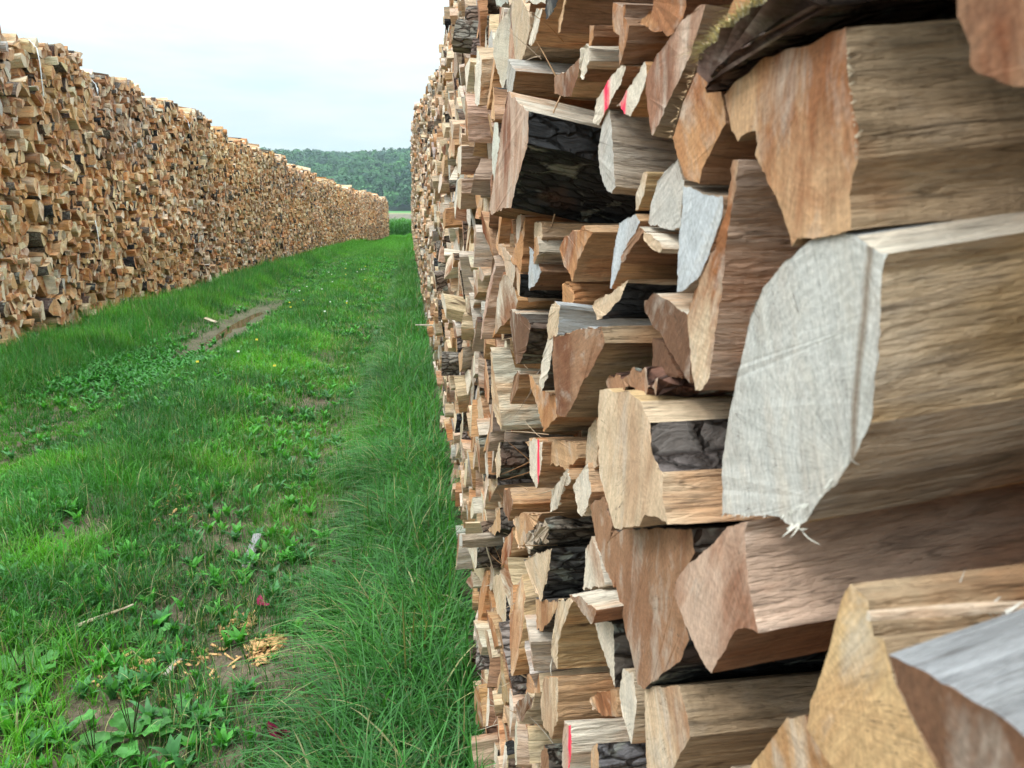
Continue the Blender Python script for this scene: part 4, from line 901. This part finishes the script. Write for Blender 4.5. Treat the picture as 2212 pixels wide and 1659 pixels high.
# slivers and litter
V=[]; F=[]; C=[]
def sliver(p, d, L_, w_, col):
    d = np.array(d, float); d /= np.linalg.norm(d); u = np.cross(d, (0, 0, 1.)); u /= np.linalg.norm(u)+1e-6; v = np.cross(u, d); b0 = len(V); bend = rng.normal(0, .12, 3)*L_
    for t, ww in ((0, 1.), (.4, .85), (.75, .5), (1., .08)):
        c = np.array(p)+d*L_*t+bend*t*t
        for a in range(3): V.append(c+(u*math.cos(a*2.094)+v*math.sin(a*2.094)*.6)*w_*ww); C.append(col)
    for i in range(3):
        for a in range(3): F.append((b0+i*3+a, b0+i*3+(a+1)%3, b0+(i+1)*3+(a+1)%3, b0+(i+1)*3+a))
for k in range(420):
    y = 1.0+5.5*random.random()**1.6; z = random.uniform(.05, 3.2) if y > 2.5 else random.uniform(.1, 2.2); q = proj((xr(y, z), y, z))
    if not q or any(bb[0]-2 < q[0] < bb[1]+2 and bb[2]-2 < q[1] < bb[3]+2 and inside(q[:2], hp) for hp, bb, hy in HPOLY): continue
    c = np.array(random.choice([CREAM, TAN, PALE, ORNG, GBR]))*random.uniform(.7, 1.1)
    for _ in range(random.choice([1, 1, 2, 3])): sliver((xr(y, z)+.02, y+random.gauss(0, .008), z+random.gauss(0, .008)), (-.55, random.gauss(0, .8), random.gauss(0, .8)), random.uniform(.03, .085), random.uniform(.0008, .0024), c)
for k in range(200):
    y = 8.2+14*random.random()**1.5; z = random.uniform(.15, 3.1); c = np.array(random.choice([CREAM, TAN, PALE, ORNG]))*random.uniform(.8, 1.1)
    sliver((xl(y, z), y, z), (.6, random.gauss(0, .7), random.gauss(0, .7)), random.uniform(.08, .2), random.uniform(.002, .005), c)
quadmesh('wood_splinters', np.array(V), np.array(F), np.array(C), M_MOSS, smooth=False)['kind'] = 'stuff'
V=[]; F=[]; C=[]
for k in range(5200):
    x = random.uniform(-2.6, .05); y = 1.5+8*random.random()**1.5
    if random.random() > .12+.88*float(bare(np.array([x]), np.array([y]))[0]): continue
    a = random.uniform(0, 6.28); c = np.array(random.choice([(.32, .25, .15), (.22, .15, .09), (.12, .08, .05), (.42, .36, .22), (.16, .20, .07)]))
    sliver((x, y, float(gz(x, y))+.006), (math.cos(a), math.sin(a), random.uniform(-.05, .25)), random.uniform(.015, .07), random.uniform(.0007, .0028), c)
quadmesh('litter', np.array(V), np.array(F), np.array(C), M_MOSS, smooth=False)['kind'] = 'stuff'

# ------------------------------------------------------------------ maize and forest
n = 3400; x = rng.uniform(-14, 10, n); y = 84+14*rng.uniform(0, 1, n)**1.2; bs=[]; hd=[]; hh=[]; ln=[]; ww=[]
for xi, yi in zip(x, y):
    H_ = random.uniform(1.35, 1.9); z0 = float(gz(xi, yi)); bs.append((xi, yi, z0)); hd.append(random.uniform(0, 6.28)); hh.append(H_); ln.append(.05); ww.append(.05)
    for j in range(7):
        bs.append((xi, yi, z0+H_*random.uniform(.15, .85))); hd.append(random.uniform(0, 6.28)); hh.append(random.uniform(.45, .75)); ln.append(random.uniform(.5, 1.3)); ww.append(.085)
V, F = ribbons(np.array(bs), np.array(hd), np.array(hh), np.array(ln), np.array(ww), 3)
c = np.array([.06, .20, .035])*rng.uniform(.7, 1.5, (len(bs), 1)); mo = quadmesh('maize', V, F, np.repeat(c, 8, 0), M_MAIZE); tag(mo, 'green maize crop standing at the end of the track', 'maize', kind='stuff')

TX=[]; 
for gy in np.arange(478, 1010, 8.6):
    for gx in np.arange(-215, 70, 9.2):
        TX.append((gx+random.uniform(-3.4, 3.4), gy+random.uniform(-3.2, 3.2)))
NL = 210; FV=[]; FC=[]
dirs = rng.normal(size=(NL*4, 3)); dirs /= np.linalg.norm(dirs, axis=1)[:, None]
for (x, y) in TX:
    z = float(np.interp(y, [474, 560, 700, 1000], [7.6, 20, 42, 66]))-max(0, -70-x)*.05+2.5*math.sin(x*.045+1); R = random.uniform(3.8, 7.4); hgt = random.uniform(10, 19) if y > 486 else random.uniform(9, 14)
    R2 = R*random.uniform(.9, 1.25) if y > 486 else hgt*.48
    nl = NL if y < 700 else 110; ii = rng.integers(0, NL*4, nl); d = dirs[ii].copy()
    ph = rng.uniform(0, 6, 3); r = 1+.18*np.sin(d[:, 0]*4+ph[0])*np.sin(d[:, 1]*4.3+ph[1])+.16*np.sin(d[:, 2]*5+ph[2])
    c = np.array([x, y, z+hgt-R2])+d*np.array([R, R, R2])*r[:, None]*rng.uniform(.8, 1.04, (nl, 1))
    n_ = d+rng.normal(0, .25, (nl, 3)); n_ /= np.linalg.norm(n_, axis=1)[:, None]; t1 = np.cross(n_, rng.normal(size=(nl, 3))); t1 /= np.linalg.norm(t1, axis=1)[:, None]; t2 = np.cross(n_, t1)
    s = rng.uniform(.45, 1.0, (nl, 1))*(1 if y < 700 else 1.45); FV.append(np.stack([c-t1*s-t2*s*.6, c+t1*s-t2*s, c+t1*s*.8+t2*s, c-t1*s+t2*s*.8], 1).reshape(-1, 3))
    base = np.array([.024, .092, .030]) if random.random() < .5 else np.array([.042, .145, .035]) if random.random() < .5 else np.array([.018, .070, .038])
    FC.append(np.repeat(base*random.uniform(.8, 1.25)*rng.uniform(.85, 1.15, (nl, 1)), 4, 0))
V = np.concatenate(FV); F = np.arange(len(V)).reshape(-1, 4)
fo = quadmesh('forest', V, F, np.concatenate(FC), M_CROWN, smooth=False); tag(fo, 'dense green broadleaf forest covering the far hill', 'forest', kind='stuff')

# ------------------------------------------------------------------ haze
hb = bpy.data.meshes.new('haze'); x0, x1, y0, y1, z0, z1 = -320, 320, -30, 1390, -1.2, 95
vv = [(x, y, z) for x in (x0, x1) for y in (y0, y1) for z in (z0, z1)]
hb.from_pydata(vv, [], [(0, 1, 3, 2), (4, 6, 7, 5), (0, 4, 5, 1), (2, 3, 7, 6), (0, 2, 6, 4), (1, 5, 7, 3)])
hm = bpy.data.materials.new('haze_air'); hm.use_nodes = True; nt = hm.node_tree; nt.nodes.clear(); oo = N(nt, 'ShaderNodeOutputMaterial'); pv = N(nt, 'ShaderNodeVolumePrincipled')
pv.inputs['Density'].default_value = .00024; pv.inputs['Color'].default_value = (.72, .88, 1, 1); nt.links.new(pv.outputs[0], oo.inputs['Volume'])
hb.materials.append(hm); ho = bpy.data.objects.new('haze', hb); COL.objects.link(ho); tag(ho, 'thin bluish air over the distance', 'haze', kind='stuff')
